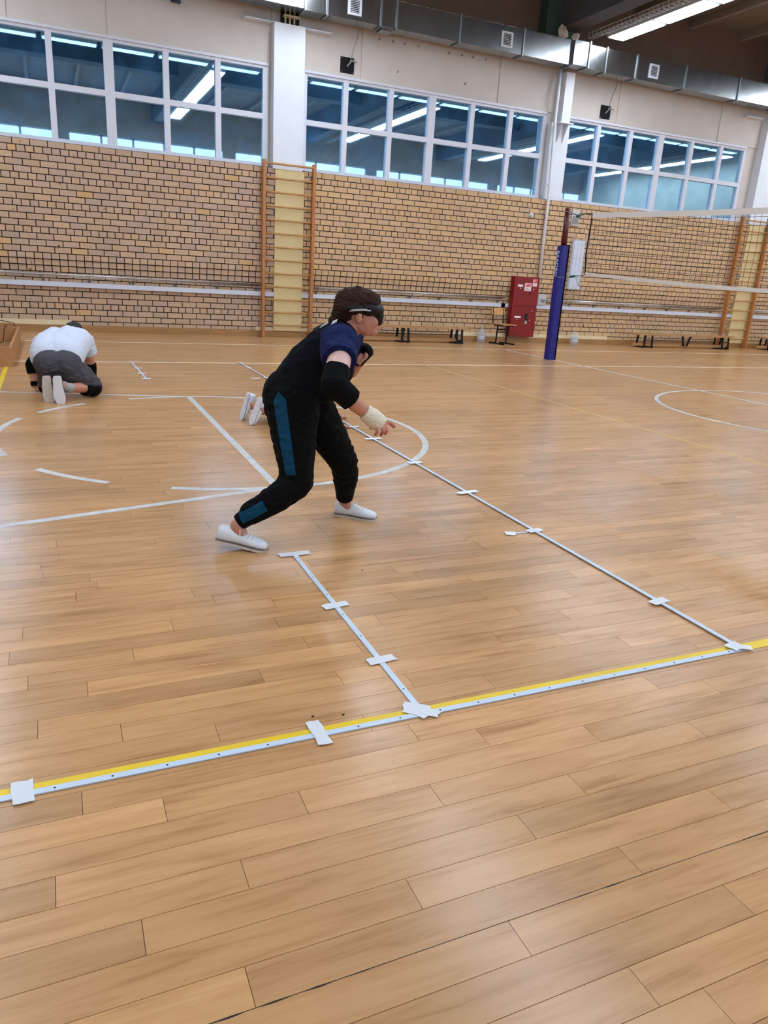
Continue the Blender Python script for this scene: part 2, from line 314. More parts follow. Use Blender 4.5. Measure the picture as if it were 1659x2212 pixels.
hline('line_thin', -.60, 17.0, -4.06, .05, 'thin cream sideline with the far tape ladders')
vline('line', 8.19, -15.2, -1.57, .045, 'white centre line under the net', .0008)
vline('line_pale', 5.19, -12.47, -4.06, .04, 'faint yellow attack line')
vline('line_yellow', -.545, -12.5, -4.05, .045, 'yellow end line', .0009)
hline('line_yellow', -.56, 17.0, -12.490, .046, 'yellow sideline', .0009)
FX, FY = 1.185, -8.383
vline('line', FX, FY-1.67, FY+1.67, .05, 'white free throw line', .0009)
arc('line', FX, FY, 1.645, .05, -90, 90, 'white free throw half circle')
for a0, a1 in ((-112, -90), (-145, -125.5), (-178, -160), (-205, -199), (146, 126.5), (179, 160.5), (110.5, 90)):
    arc('line', FX, FY, 1.645, .05, a0, a1, 'dashed arc of the free throw circle', 8)
def slant(p, q, w_, label):
    p, q = Vector((*p, 0)), Vector((*q, 0)); d = (q-p).normalized(); n_ = Vector((-d.y, d.x, 0))*w_/2
    flat('court_line', 'line', [[(p-n_).xy, (q-n_).xy, (q+n_).xy, (p+n_).xy]], label, .0008)
slant((FX, FY-1.645), (-4.2, FY-2.98), .05, 'white slanting lane line nearer the camera')
slant((FX, FY+1.645), (-4.2, FY+2.80), .045, 'white slanting lane line further off')
arc('line', 8.19, -8.383, 1.78, .05, 0, 360, 'white centre circle', 96)

# ------------------------------------------------------------------ back wall: brickwork
wall = struct(boxes('wall_back', 'mortar', [(XL, XR, .012, .5, ZTOP-CRS*18, ZTOP), (XL, XR, .040, .5, ZTOP-CRS*19, ZTOP-CRS*18), (XL, XR, .066, .5, ZTOP-CRS*20, ZTOP-CRS*19), (XL, XR, .074, .5, 0, ZTOP-CRS*20)]), 'beige brick wall with dark joints')
HEAD = {2, 6, 10, 14, 18, 19, 20, 26}
bricks = []; J_ = .0150
for k in range(1, 31):
    z1 = ZTOP-CRS*(k-1); z0 = z1-CRS
    y = 0 if k <= 18 else (.026 if k == 19 else (.052 if k == 20 else .060))
    hd = k in HEAD; pit = BP/2 if hd else BP
    off = -.417+(.065 if hd else (0 if k % 2 else .13))+random.uniform(-.006, .006)
    i = math.floor((XL-off)/pit)
    while off+i*pit < XR:
        a, b = off+i*pit, off+(i+1)*pit; i += 1
        for lo, hi in ((3.90, 4.45), (15.95, 16.52)):
            if a < lo < b: b = lo
            if a < hi < b: a = hi
            if lo <= (a+b)/2 <= hi: a = b
        if b-a < .03: continue
        q = px_of(((a+b)/2, y, (z0+z1)/2)); full = abs(b-a-pit) < 1e-6; score = 0
        if full and not hd and z0 > .1 and q and 20 < q[0] < 1600 and 20 < q[1]: score = 1/q[2]
        hue = random.random(); hue = hue*.45 if a < 4 else .40+hue*.42
        if k in (16, 17, 18) and random.random() < .12: hue = .86
        if random.random() < .02: hue = .9
        bricks.append((score, a, b, y, z0, z1, hue, random.random()))
bricks.sort(key=lambda p: -p[0])
bm = B(); box(bm, J_/2, BP-J_/2, 0, .075, J_/2, CRS-J_/2); brick_me = bpy.data.meshes.new('brick'); bm.to_mesh(brick_me); bm.free(); brick_me.materials.append(MT['brick'])
wl = wpos(wall)
for s, a, b, y, z0, z1, hue, sd in bricks[:300]:
    o = bpy.data.objects.new('brick', brick_me); C.objects.link(o); o.parent = wall; o.location = Vector((a, y+random.uniform(-.0015, .0015), z0))-wl; o.color = (hue, sd, 0, 1)
bm = B(); cl = bm.loops.layers.float_color.new('tint')
for s, a, b, y, z0, z1, hue, sd in bricks[300:]:
    dy = random.uniform(-.0015, .0015)
    for f in box(bm, a+J_/2, b-J_/2, y+dy, y+.075, z0+J_/2, z1-J_/2):
        for l in f.loops: l[cl] = (hue, sd, 0, 1)
tag(obj('bricks_beyond', bm, 'brick_far', wall), 'smaller and further bricks of the same wall', kind='stuff')

# upper wall: plaster with battens, brown cladding above the duct
up = struct(boxes('wall_back_upper', 'plaster', [(XL, XR, YU, .5, 4.66, 5.82), (XL, -1.62, YU, .5, ZTOP, 4.66), (3.78, 4.48, YU, .5, ZTOP, 4.66), (9.72, 10.3, YU, .5, ZTOP, 4.66), (15.5, 16.5, YU, .5, ZTOP, 4.66)]), 'off-white plaster wall above the windows')
struct(boxes('wall_back_cladding', 'brown_wall', [(XL, XR, YU, .5, 5.82, ZC)]), 'brown cladding above the air duct')
sx = (XL, -1.8, -.34, 1.13, 2.62, 3.84, 4.44, 5.55, 7.03, 8.52, 10.0, 11.55, 13.05, 14.55, 16.0, 17.5, 19.0, 20.5, XR)
for i, (a, b) in enumerate(zip(sx, sx[1:])):
    boxes('wall_panel', 'plaster', [(a, b, YU-(.030 if i % 2 else .010), YU, 4.70, 5.82)], up)
for x0, x1 in ((-1.65, 3.80), (4.46, 9.74), (10.26, 15.52), (16.5, 22.0)):
    boxes('ledge', 'upvc', [(x0, x1, YU-.05, YU+.02, 4.655, 4.695)], up)
for x0, x1 in ((3.34, 3.84), (4.44, 4.91), (15.22, 15.72)):
    boxes('wall_shelf', 'white', [(x0, x1, YU-.16, YU, 5.30, 5.318)], up)
for i, (x, z) in enumerate(((5.88, 5.392), (6.153, 5.398), (6.391, 5.398), (6.681, 5.406), (7.339, 5.4), (7.625, 5.404), (7.873, 5.411), (8.167, 5.416), (6.281, 4.922), (7.747, 4.935))):
    bm = B(); tube(bm, [(x, YU, z), (x, YU-.04, z), (x+.01, YU-.045, z+.025)], .011, 6); obj('wall_hook', bm, 'grey_metal', up)

# pillars
def pillar(name, x0, x1, label):
    p = struct(boxes(name, 'white', [(x0, x1, -.03, .5, ZTOP-.02, 5.30)]), label)
    boxes('cream_face', 'cream', [(x0+.05, x1+.045, -.022, .3, .12, ZTOP-.02)], p)
    return p
p1 = pillar('pillar', 3.84, 4.40, 'white pillar with cream lower half behind wall bars')
boxes('top_bracket', 'cream2', [(4.02, 4.30, .0, .1, 5.42, 5.45), (4.05, 4.07, .05, .1, 5.3, 5.75), (4.13, 4.15, .05, .1, 5.3, 5.75), (4.21, 4.23, .05, .1, 5.3, 5.75)], p1)
boxes('dark_gap', 'black_slot', [(4.0, 4.32, .1, .19, 5.3, 5.75)], p1)
pillar('pillar', 15.88, 16.46, 'white pillar with cream lower half at the net end')
p2 = struct(boxes('pillar', 'white', [(9.80, 10.26, .04, .5, ZTOP, 4.50), (9.90, 10.12, .10, .5, 4.5, 5.42)]), 'white stepped pillar with a bracket plate')
boxes('column_stub', 'white', [(9.93, 10.14, -.10, .12, 4.50, 5.42)], p2); boxes('base_plate', 'white', [(9.86, 10.20, -.16, .12, 4.475, 4.50)], p2)
bm = B()
for x in (9.96, 10.10):
    v = [bm.verts.new(p) for p in ((x, .04, 4.475), (x, -.12, 4.475), (x, .04, 4.12), (x+.012, .04, 4.475), (x+.012, -.12, 4.475), (x+.012, .04, 4.12))]
    for f in ((0,1,2),(5,4,3),(0,3,4,1),(1,4,5,2),(2,5,3,0)): bm.faces.new([v[i] for i in f])
obj('gusset', bm, 'white', p2)
boxes('green_head', 'green', [(9.32, 9.98, -.08, .2, 5.91, ZC)], p2)

# windows with reflective blue glass
WZ0, WZ1, WZT = 2.985, 4.665, 3.855
def window(name, xs, thick, label, sides=(True, True)):
    f = B(); y0, y1 = YU-.02, YU+.07; x0, x1 = xs[0], xs[-1]
    box(f, x0, x1, y0-.03, y1, WZ0, WZ0+.10); box(f, x0, x1, y0, y1, WZ1-.055, WZ1)
    box(f, x0, x0+.07, y0, y1, WZ0+.10, WZ1-.055); box(f, x1-.09, x1, y0, y1, WZ0+.10, WZ1-.055)
    root = struct(obj(name, f, 'upvc'), label)
    boxes('transom', 'upvc', [(x0, x1, y0-.004, y1, WZT-.045, WZT+.045)], root)
    for i, x in enumerate(xs[1:-1]):
        h = .075 if i == thick else .048
        boxes('mullion', 'upvc', [(x-h, x+h, y0-.006, y1, WZ0, WZ1)], root)
    for a, b in zip(xs, xs[1:]):
        for z0, z1 in ((WZ0+.05, WZT), (WZT, WZ1-.03)):
            boxes('pane', 'glass', [(a, b, YU+.03, YU+.036, z0, z1)], root)
    return root
K = 1.0141
window('window_1', [-1.62, -.68, .235, 1.125, 2.035, 2.906, 3.79], 2, 'six-column window above the left brick bay')
window('window_2', [4.45, 5.272, 6.193, 7.074, 7.978, 8.884, 9.76], 2, 'six-column window between the pillars')
window('window_3', [10.26, 11.132, 12.03, 12.90, 13.837, 14.755, 15.56], 2, 'six-column window above the net')
window('window_4', [16.5, 17.4, 18.3, 19.2, 20.1, 21.0, 21.9], 2, 'window beyond the last pillar')
boxes('window_backing', 'black_slot', [(XL, XR, .5, .52, ZTOP, 4.7)])['kind'] = 'structure'

# baseboard, cream boards, white trunking, handrail
for nm, x0, x1 in (('baseboard_back', XL, XR),):
    bb = struct(boxes(nm, 'board', [(XL, XR, .005, .06, 0, .118)]), 'pine baseboard along the brick wall')
struct(boxes('trim_1', 'cream2', [(XL, .285, .018, .06, .118, .196)]), 'cream board on the baseboard, left end')
struct(boxes('trim_2', 'cream2', [(7.85, 12.05, .018, .06, .118, .19)]), 'cream board on the baseboard beside the red cabinet')
struct(boxes('trim_3', 'cream2', [(3.55, 3.9, .018, .06, .118, .18), (4.46, 4.68, .018, .06, .118, .18)]), 'short cream blocks at the foot of the wall bars')
for i, (x0, x1, brs) in enumerate(((XL, 3.62, (-.116, .613, 1.338, 2.072, 2.823, 3.56, -.85, -1.58)), (4.62, 9.02, (4.75, 5.4, 6.1, 6.794, 7.478, 8.242, 8.92)), (9.98, 15.45, (10.05, 10.819, 11.545, 12.297, 13.078, 13.787, 14.499, 15.234)), (16.62, 22.0, (16.7, 17.4, 18.1)))):
    where = ('along the left brick bay', 'behind the long bench', 'behind the net', 'beyond the last pillar')[i]
    t = thing('handrail', 'thin steel handrail on brackets '+where, 'handrail', ((x0+x1)/2, -.06, .9), 'steel handrails')
    bm = B(); tube(bm, [(x0, -.07, .957), (x1, -.07, .957)], .017, 10); obj('rail', bm, 'chrome', t, smooth=True)
    bm = B(); tube(bm, [(x0, .0, .93), (x1, .0, .93)], .008, 8); obj('thin_rod', bm, 'chrome', t, smooth=True)
    for x in brs:
        bm = B(); tube(bm, [(x, -.07, .945), (x, -.07, .91), (x, .05, .862)], .009, 6); tube(bm, [(x, .05, .862), (x, .028, .862)], .028, 10); obj('bracket', bm, 'grey_metal', t)
    tr = struct(boxes('trim_%d' % (4+i), 'trunk', [((XL, 4.45, 9.98, 16.5)[i] if i != 2 else 9.0, (3.90, 9.10, 15.95, 22.0)[i], .0, .05, .757, .836)]), 'white cable trunking '+where)

# ------------------------------------------------------------------ other walls, ceiling, beams
struct(boxes('wall_left', 'end_wall', [(XL-.2, XL, YF, .5, 0, ZC)])); struct(boxes('wall_right', 'end_wall', [(XR, XR+.2, YF, .5, 0, ZC)]))
wf_b = []; x = XL; gl = []
while x < XR-1:
    wf_b.append((x, x+.45, YF-.3, YF, 2.2, 5.50)); gl.append((x+.45, min(x+6.0, XR))); x += 6.0
struct(boxes('wall_front', 'front_wall', [(XL, XR, YF-.3, YF, 0, 2.2), (XL, XR, YF-.3, YF, 5.50, ZC)]+wf_b))
for i, (a, b) in enumerate(gl):
    wn = struct(boxes('window_%d' % (5+i), 'upvc', [(a, b, YF-.12, YF-.06, 2.2, 2.26), (a, b, YF-.12, YF-.06, 5.45, 5.50)]+[(a+(b-a)*k/5-.04, a+(b-a)*k/5+.04, YF-.12, YF-.06, 2.2, 5.50) for k in range(6)]))
    boxes('pane', 'day', [(a, b, YF-.16, YF-.14, 2.2, 5.50)], wn)
ceil = struct(boxes('ceiling', 'ceiling', [(XL, XR, YF, .5, ZC, ZC+.2)]), 'dark ribbed ceiling slab')
x = XL+.75
while x < XR:
    boxes('ceiling_rib', 'rib', [(x-.05, x+.05, YF, YU, ZC-.16, ZC)], ceil); x += 1.5
for i, x in enumerate((-2.0, 4.05, 9.83, 15.9, 21.9)):
    struct(boxes('beam', 'beam', [(x-.2, x+.2, YF, YU, 6.12, ZC)]), 'grey concrete roof beam')
struct(boxes('beam', 'beam_dark', [(XL, XR, -10.6, -10.1, 6.45, ZC)]), 'dark steel beam along the hall')

# ------------------------------------------------------------------ air duct with vents
D0, D1, DZ0, DZ1 = -.40, -.10, 5.45, 5.875
duct = thing('air_duct', 'galvanised square air duct running under the ceiling', 'air duct', (8, -.25, DZ0))
segs = [(2.0, 4.25, -.06), (4.25, 4.66, 0), (4.66, 5.66, 0), (5.66, 5.95, -.02), (5.95, 7.24, 0), (7.24, 8.63, 0), (8.63, 9.75, -.02), (9.75, 10.12, -.10), (10.12, 10.62, 0), (10.62, 11.42, 0), (11.42, 12.75, 0), (12.75, 14.33, 0), (14.33, 15.6, -.02), (15.6, 17.5, -.04), (17.5, 20.0, 0), (20.0, 22.0, 0)]
for a, b, dy in segs:
    s = boxes('duct_section', 'zinc', [(a+.004, b-.004, D0+dy, D1+dy, DZ0, DZ1)], duct)
    boxes('flange', 'zinc_edge', [(b-.016, b+.016, D0+dy-.022, D1+dy, DZ0-.022, DZ1+.022)], s)
for a, b in ((5.66, 5.95),):
    boxes('duct_collar', 'zinc', [(a+.03, b-.03, D0+.03, D1-.03, DZ0-.05, DZ0)], duct)
bm = B(); x = 5.5
while x < 9.4:
    n_ = random.uniform(.05, .14); ball(bm, (x, D0+.05, DZ1+.006), (n_*.8, .03, random.uniform(.012, .028)), 1); x += n_
obj('foam_bead', bm, 'foam', duct, smooth=True)
for i, (x, lab) in enumerate(((5.16, 'white slatted vent on the duct by the first pillar'), (8.26, 'white slatted vent in the middle of the duct'), (11.88, 'white slatted vent on the duct above the net'))):
    v = thing('vent_grille', lab, 'vent', (x, D0, 5.52), 'duct vents')
    boxes('frame', 'upvc', [(x-.125, x+.125, D0-.018, D0-.001, 5.52, 5.555), (x-.125, x+.125, D0-.018, D0-.001, 5.745, 5.78), (x-.125, x-.085, D0-.018, D0-.001, 5.555, 5.745), (x+.085, x+.125, D0-.018, D0-.001, 5.555, 5.745)], v)
    boxes('dark_opening', 'black_slot', [(x-.085, x+.085, D0-.006, D0-.001, 5.555, 5.745)], v)
    for j in range(7): boxes('slat', 'upvc', [(x-.085, x+.085, D0-.016, D0-.006, 5.568+.026*j, 5.576+.026*j)], v)
for i, (x, y, z, r, lab) in enumerate(((9.55, -.33, 5.90, .13, 'large pale lump of foam on top of the duct'), (9.86, -.36, 5.90, .08, 'small torn scrap of foam on the duct'))):
    bm = B(); ball(bm, (x, y, z+r*.8), (r*1.0, r*.5, r*.85), 2)
    for v in bm.verts: v.co += Vector((noise.noise(v.co*9), noise.noise(v.co*9+Vector((5, 0, 0))), noise.noise(v.co*9+Vector((0, 5, 0)))))*.05
    tag(obj('foam_lump', bm, 'foam'), lab, 'foam')

# ------------------------------------------------------------------ fluorescent lamps
def make_lamp(lx, ly, label, group, along='y', hw=.175, glow='lamp'):
    t = thing('ceiling_lamp', label, 'lamp', (lx, ly, 6.0), group, 0 if along == 'y' else math.pi/2)
    bm = B(); box(bm, -hw-.025, hw+.025, -.60, .60, .012, .09); obj('housing', bm, 'lamp_body', t, local=True)
    bm = B(); box(bm, -hw, hw, -.575, .575, 0, .012); obj('diffuser', bm, glow, t, local=True)
    for s in (-.5, .5):
        bm = B(); tube(bm, [(0, s, .09), (0, s, .95)], .004, 5); obj('hanger_wire', bm, 'grey_metal', t, local=True)
    return t
first = make_lamp(10.66, -1.15, 'lit lamp nearest the brick wall above the net', 'fluorescent ceiling lamps')
second = copy_tree(first); second.location.y = -2.41; second['label'] = 'second lit lamp out from the wall above the net'
third = copy_tree(first); third.location.y = -3.67; third['label'] = 'third lit lamp out, cut by the top of the picture'
SHOW = 'added glowing bar of the level row mirrored along the window tops'
proto = None
for lx in (-1.75, 4.35, 10.66, 16.7, 22.5):
    k = 0
    while k < 11:
        y = -1.15-1.26*k; k += 1
        if lx == 10.66 and k <= 3: continue
        if abs(y+6.35) < .5: continue
        c = copy_tree(first); c.location = (lx, y, 6.0)
        seen = {4.35: 'left of the first pillar', 10.66: 'between the pillars', 16.7: 'above the net', 22.5: 'at the last windows'}.get(lx) if y < -6 else None
        nth = ('lowest', 'second lowest', 'third lowest', 'fourth lowest', 'fifth lowest', 'sixth lowest', 'seventh lowest')[min(6, 11-k)]
        c['label'] = nth+' lamp of the slanting row mirrored in glass '+seen if seen else 'fluorescent lamp over the hall beyond the top of the picture'; c['group'] = 'lamps mirrored '+seen if seen else 'lamps out of the picture'
row = make_lamp(-4.4, -6.35, SHOW, 'glowing bars mirrored along the window tops', 'x', .12, 'glow_bar')  # glowing row added in place of a shiny duct, for its bright reflection
x = -3.1
while x < 22.5:
    if min(abs(x-q) for q in (-1.75, 4.35, 10.66, 16.7, 22.5)) > .2:
        c = copy_tree(row); c.location.x = x
    x += 1.3
for i, x in enumerate((4.0, 10.30, 16.35)):
    t = thing('cable_tray', ('wire cable tray running out above the pillar with wall bars', 'wire cable tray beside the lit lamps', 'wire cable tray near the right end of the net')[i], 'cable tray', (x, -8, 6.02), 'wire cable trays')
    bm = B()
    for dx, dz in ((-.07, 0), (0, 0), (.07, 0), (-.07, .08), (.07, .08)): box(bm, x+dx-.004, x+dx+.004, -15.5, -.25, 6.03+dz, 6.038+dz)
    y = -15.5
    while y < -.25:
        box(bm, x-.07, x+.07, y-.003, y+.003, 6.026, 6.032); box(bm, x-.074, x-.068, y-.003, y+.003, 6.03, 6.115); box(bm, x+.068, x+.074, y-.003, y+.003, 6.03, 6.115); y += .12 if y > -5 else .4
    obj('wire_basket', bm, 'lamp_body', t)['kind'] = 'stuff'
    bm = B()
    for y in (-1.5, -4.5, -7.5, -12): tube(bm, [(x, y, 6.03), (x, y, ZC)], .005, 5)
    obj('hanger_rods', bm, 'grey_metal', t)['kind'] = 'stuff'

# ------------------------------------------------------------------ wall fittings
def black_box(x, lab):
    t = thing('wall_plate', lab, 'wall plate', (x+.13, YU, 4.76))
    boxes('plate', 'black', [(x, x+.27, YU-.02, YU, 4.76, 5.02)], t)
    for dx in (.02, .25):
        for dz in (.02, .24): boxes('screw', 'grey_metal', [(x+dx-.008, x+dx+.008, YU-.024, YU-.02, 4.76+dz-.008, 4.76+dz+.008)], t)
    bm = B(); tube(bm, [(x+.13, YU-.03, 4.87), (x+.2, YU-.07, 4.96), (x+.30, YU-.08, 4.95)], .014, 6); obj('bracket', bm, 'wire_grey', t)
    bm = B(); tube(bm, [(x+.18, YU-.05, 4.95), (x+.24, YU-.03, 5.15), (x+.31, YU-.03, 5.35), (x+.32, YU-.06, 5.5)], .006, 6); obj('cable', bm, 'wire_grey', t)
black_box(5.14, 'black square wall plate with a loose cable by the first pillar')
black_box(11.10, 'black square wall plate with a loose cable above the net')
t = thing('security_camera', 'small dark camera on the wall at the top edge', 'camera', (2.2, YU, 5.35))
bm = B(); tube(bm, [(2.2, YU, 5.40), (2.2, YU-.1, 5.40)], .015, 8); obj('bracket', bm, 'white', t)
bm = B(); tube(bm, [(2.16, YU-.06, 5.36), (2.24, YU-.26, 5.30)], .035, 12); obj('body', bm, 'dark_blue', t)
t = thing('wall_switch', 'small dark switch beside the white drain pipe', 'switch', (9.73, YU, 5.03))
boxes('plate', 'grey_metal', [(9.70, 9.75, YU-.02, YU, 5.0, 5.08)], t); boxes('rocker', 'black', [(9.708, 9.742, YU-.026, YU-.02, 5.02, 5.055)], t)
bm = B(); tube(bm, [(9.80, -.06, 5.45), (9.80, -.06, 4.6), (9.86, -.06, 3.02), (9.87, -.06, 1.40)], .03, 12)
t = thing('drain_pipe', 'white vertical pipe running down to the red cabinet', 'pipe', (9.86, -.06, 1.4)); obj('pipe', bm, 'white', t, smooth=True)
for z in (2.2, 3.3, 4.3): 
    bm = B(); xx = 9.80+(.07*(5.37-z)/4); tube(bm, [(xx, -.06, z-.012), (xx, -.06, z+.012)], .036, 12); obj('pipe_clip', bm, 'white', t)
t = thing('motion_sensor', 'small round white sensor on the brick wall', 'sensor', (9.51, 0, 2.62))
bm = B(); tube(bm, [(9.51, .0, 2.675), (9.51, -.025, 2.675)], .045, 16); obj('base', bm, 'white', t)
bm = B(); ball(bm, (9.51, -.03, 2.66), (.034, .04, .045), 2); obj('dome', bm, 'enamel', t, smooth=True)
t = thing('junction_box', 'grey plastic box between red cabinet and blue post', 'box', (10.03, .02, .78)); boxes('body', 'greybox', [(9.92, 10.14, -.03, .05, .84, 1.07)], t); boxes('lid', 'greybox', [(9.93, 10.13, -.038, -.03, .85, 1.06)], t)
# caged white lamp unit
t = thing('uv_lamp_unit', 'tall white unit in a wire cage behind the net', 'lamp unit', (10.82, -.05, 1.2))
boxes('body', 'enamel', [(10.66, 10.97, -.10, .0, 1.21, 2.25)], t, bevel=.015)
boxes('button', 'black', [(10.90, 10.94, -.106, -.10, 1.30, 1.315), (10.915, 10.935, -.106, -.10, 2.16, 2.17)], t)
bm = B()
for i in range(5): x = 10.63+.37*i/4; tube(bm, [(x, -.02, 1.08), (x, -.16, 1.08), (x, -.16, 2.30), (x, -.02, 2.30)], .0035, 5)
for z in (1.08, 1.48, 1.88, 2.30): tube(bm, [(10.63, .0, z), (10.63, -.163, z), (11.0, -.163, z), (11.0, .0, z)], .0035, 5)
obj('wire_cage', bm, 'cage', t)
bm = B(); tube(bm, [(10.80, -.02, 1.2), (10.78, -.012, 1.0), (10.74, .03, .7), (10.72, .03, .2)], .006, 6); obj('cord', bm, 'cream2', t)
t = thing('ventilation_louvre', 'small white slotted box above the tall caged unit', 'vent', (10.64, -.02, 2.55))
boxes('body', 'greybox', [(10.55, 10.73, -.05, .0, 2.55, 2.87)], t)
for i in range(6): boxes('slot', 'black_slot', [(10.565+.027*i, 10.577+.027*i, -.052, -.05, 2.57, 2.74)], t)

# ------------------------------------------------------------------ wall bars
def wall_bars(x0, x1, label):
    t = thing('wall_bars', label, 'wall bars', ((x0+x1)/2, -.1, 0), 'wooden wall bars')
    for x in (x0, x1): boxes('side_rail', 'ladder', [(x-.028, x+.028, -.16, -.05, 0, 3.12)], t, bevel=.006)
    for i in range(13):
        z = 3.06-.2355*i; bm = B(); y = -.105 if i else -.15
        tube(bm, [(x0+.02, y, z), (x1-.02, y, z)], .02, 10); obj('rung', bm, 'rung', t, smooth=True)
    for x, s in ((x0, 1), (x1, -1)):
        for z in (2.90,):
            boxes('bracket', 'grey_metal', [(x+s*.028, x+s*.034, -.14, .012, z-.03, z+.03), (min(x+s*.034, x+s*.09), max(x+s*.034, x+s*.09), .0, .012, z-.03, z+.03)], t)
    return t
wall_bars(3.655, 4.60, 'wooden wall bars behind the runner')
wall_bars(15.56, 16.48, 'wooden wall bars seen through the net')

# ------------------------------------------------------------------ benches
def bench(x0, x1, y, posts, label, vee=None):
    t = thing('gym_bench', label, 'bench', ((x0+x1)/2, y, 0), 'low gym benches')
    boxes('seat_plank', 'benchwood', [(x0, x1, y-.13, y+.13, .285, .32)], t, bevel=.005)
    pmin, pmax = min(posts), max(posts)
    boxes('beam', 'benchwood', [(pmin-.25, pmax+.05, y-.03, y+.03, .03, .10)], t)
    boxes('stretcher', 'black', [(pmin-.02, pmax, y-.09, y-.075, .165, .18)], t)
    for x in posts:
        bm = B(); obox(bm, (x, y-.11, .285), (x, y-.14, .02), (.02, 0, 0), (0, .012, 0)); obox(bm, (x, y+.11, .285), (x, y+.14, .02), (.02, 0, 0), (0, .012, 0)); obox(bm, (x, y-.16, .012), (x, y+.16, .012), (.025, 0, 0), (0, 0, .012)); obj('leg', bm, 'black', t)
    if vee:
        for s in (-1, 1):
            bm = B(); obox(bm, (vee+s*.13, y-.08, .285), (vee+s*.05, y-.08, .05), (.022, 0, 0), (0, .012, 0)); obj('brace', bm, 'black', t)
    bm = B(); 
    for q in (pmax-.05,): tube(bm, [(q, y-.13, .04), (q, y-.17, .04)], .04, 12)
    obj('wheel', bm, 'black', t)
    return t
bench(4.95, 7.97, -.42, (5.2, 6.40, 6.54, 7.66, 7.78), 'low wooden bench behind the runner along the brick wall')
bench(12.52, 15.62, -.40, (12.72, 12.95, 15.22, 15.42), 'low wooden bench in front of the wall bars behind the net', vee=14.05)
bench(16.75, 19.75, -.35, (16.9, 17.1, 19.3, 19.5), 'low wooden bench cut by the right edge of the picture')

# ------------------------------------------------------------------ chair
t = thing('school_chair', 'school chair with ply seat and black frame beside the red cabinet', 'chair', (8.86, -.42, 0), rz=R(-78))
def lbm(): return B()
bm = B(); box(bm, -.18, .20, -.19, .19, .405, .42); obj('seat', bm, 'chairwood', t, local=True, bevel=.004)
bm = B(); obox(bm, (-.215, 0, .60), (-.235, 0, .74), (0, .19, 0), (.007, 0, .001)); obj('backrest', bm, 'chairwood', t, local=True)
for s in (-1, 1):
    bm = B(); tube(bm, [(-.05, .15*s, .02), (-.03, .15*s, .40)], .017, 8); obj('leg', bm, 'black', t, local=True)
    bm = B(); box(bm, -.24, .20, .15*s-.018, .15*s+.018, 0, .028); obj('foot_bar', bm, 'black', t, local=True)
    bm = B(); tube(bm, [(.14, .15*s, .39), (-.14, .15*s, .39), (-.19, .15*s, .42), (-.235, .15*s, .75)], .013, 8); obj('back_upright', bm, 'black', t, local=True)
for z in (.30, .25):
    bm = B(); tube(bm, [(-.035, -.15, z), (-.035, .15, z)], .012, 8); obj('crossbar', bm, 'black', t, local=True)

# ------------------------------------------------------------------ red fire cabinet
t = thing('fire_cabinet', 'tall red fire hose cabinet with stickers on the brick wall', 'cabinet', (9.52, -.06, .14))
CX0, CX1, CY = 9.19, 9.85, -.13
boxes('body', 'red', [(CX0, CX1, CY+.02, .0, .14, 1.415)], t)
d1 = boxes('door', 'red', [(CX0+.01, CX1-.01, CY, CY+.018, .80, 1.405)], t); d2 = boxes('door', 'red', [(CX0+.01, CX1-.01, CY, CY+.018, .15, .792)], t)
boxes('label_strip', 'sticker', [(CX0+.10, CX0+.23, CY-.003, CY, 1.205, 1.25)], d1); boxes('label_strip', 'sticker', [(CX0+.10, CX0+.26, CY-.003, CY, .545, .585)], d2)
s = boxes('hose_sticker', 'sticker', [(CX0+.28, CX0+.45, CY-.003, CY, 1.12, 1.29)], d1)
bm = B(); box(bm, CX0+.29, CX0+.44, CY-.0045, CY-.003, 1.205, 1.28); obj('pictogram_ground', bm, 'sticker_pink', d1)
bm = B()
v = [bm.verts.new((CX0+x, CY-.006, z)) for x, z in ((.30, 1.21), (.345, 1.21), (.345, 1.25))]; bm.faces.new(v)
box(bm, CX0+.355, CX0+.372, CY-.006, CY-.0045, 1.21, 1.262); tube(bm, [(CX0+.388, CY-.005, 1.212), (CX0+.388, CY-.005, 1.27), (CX0+.415, CY-.005, 1.268), (CX0+.427, CY-.005, 1.24), (CX0+.415, CY-.005, 1.214), (CX0+.388, CY-.005, 1.212)], .005, 5)
obj('pictogram', bm, 'print_red', d1)
boxes('print_line', 'print_grey', [(CX0+.30, CX0+.36, CY-.004, CY-.003, 1.172, 1.184), (CX0+.30, CX0+.43, CY-.004, CY-.003, 1.15, 1.157), (CX0+.30, CX0+.42, CY-.004, CY-.003, 1.135, 1.142)], d1)
boxes('phone_sticker', 'sticker_pink', [(CX0+.48, CX0+.59, CY-.003, CY, 1.29, 1.375)], d1); boxes('phone_sticker', 'sticker', [(CX0+.48, CX0+.59, CY-.003, CY, 1.225, 1.29)], d1)
bm = B(); v = [bm.verts.new((CX0+x, CY-.005, z)) for x, z in ((.50, 1.30), (.575, 1.30), (.575, 1.345))]; bm.faces.new(v); box(bm, CX0+.55, CX0+.58, CY-.005, CY-.003, 1.355, 1.365); obj('pictogram', bm, 'print_red', d1)
boxes('print_line', 'print_grey', [(CX0+.505, CX0+.565, CY-.004, CY-.003, 1.262, 1.268), (CX0+.505, CX0+.555, CY-.004, CY-.003, 1.245, 1.251)], d1)
boxes('door_slot', 'black_slot', [(CX0+.42, CX0+.45, CY-.002, CY, 1.03, 1.11)], d1)
boxes('window_slot', 'black_slot', [(CX0+.36, CX0+.44, CY-.003, CY, .42, .64)], d2)
bm = B(); tube(bm, [(CX0+.395, CY-.012, .425), (CX0+.395, CY-.012, .49)], .026, 10); obj('valve_handle', bm, 'greybox', d2)
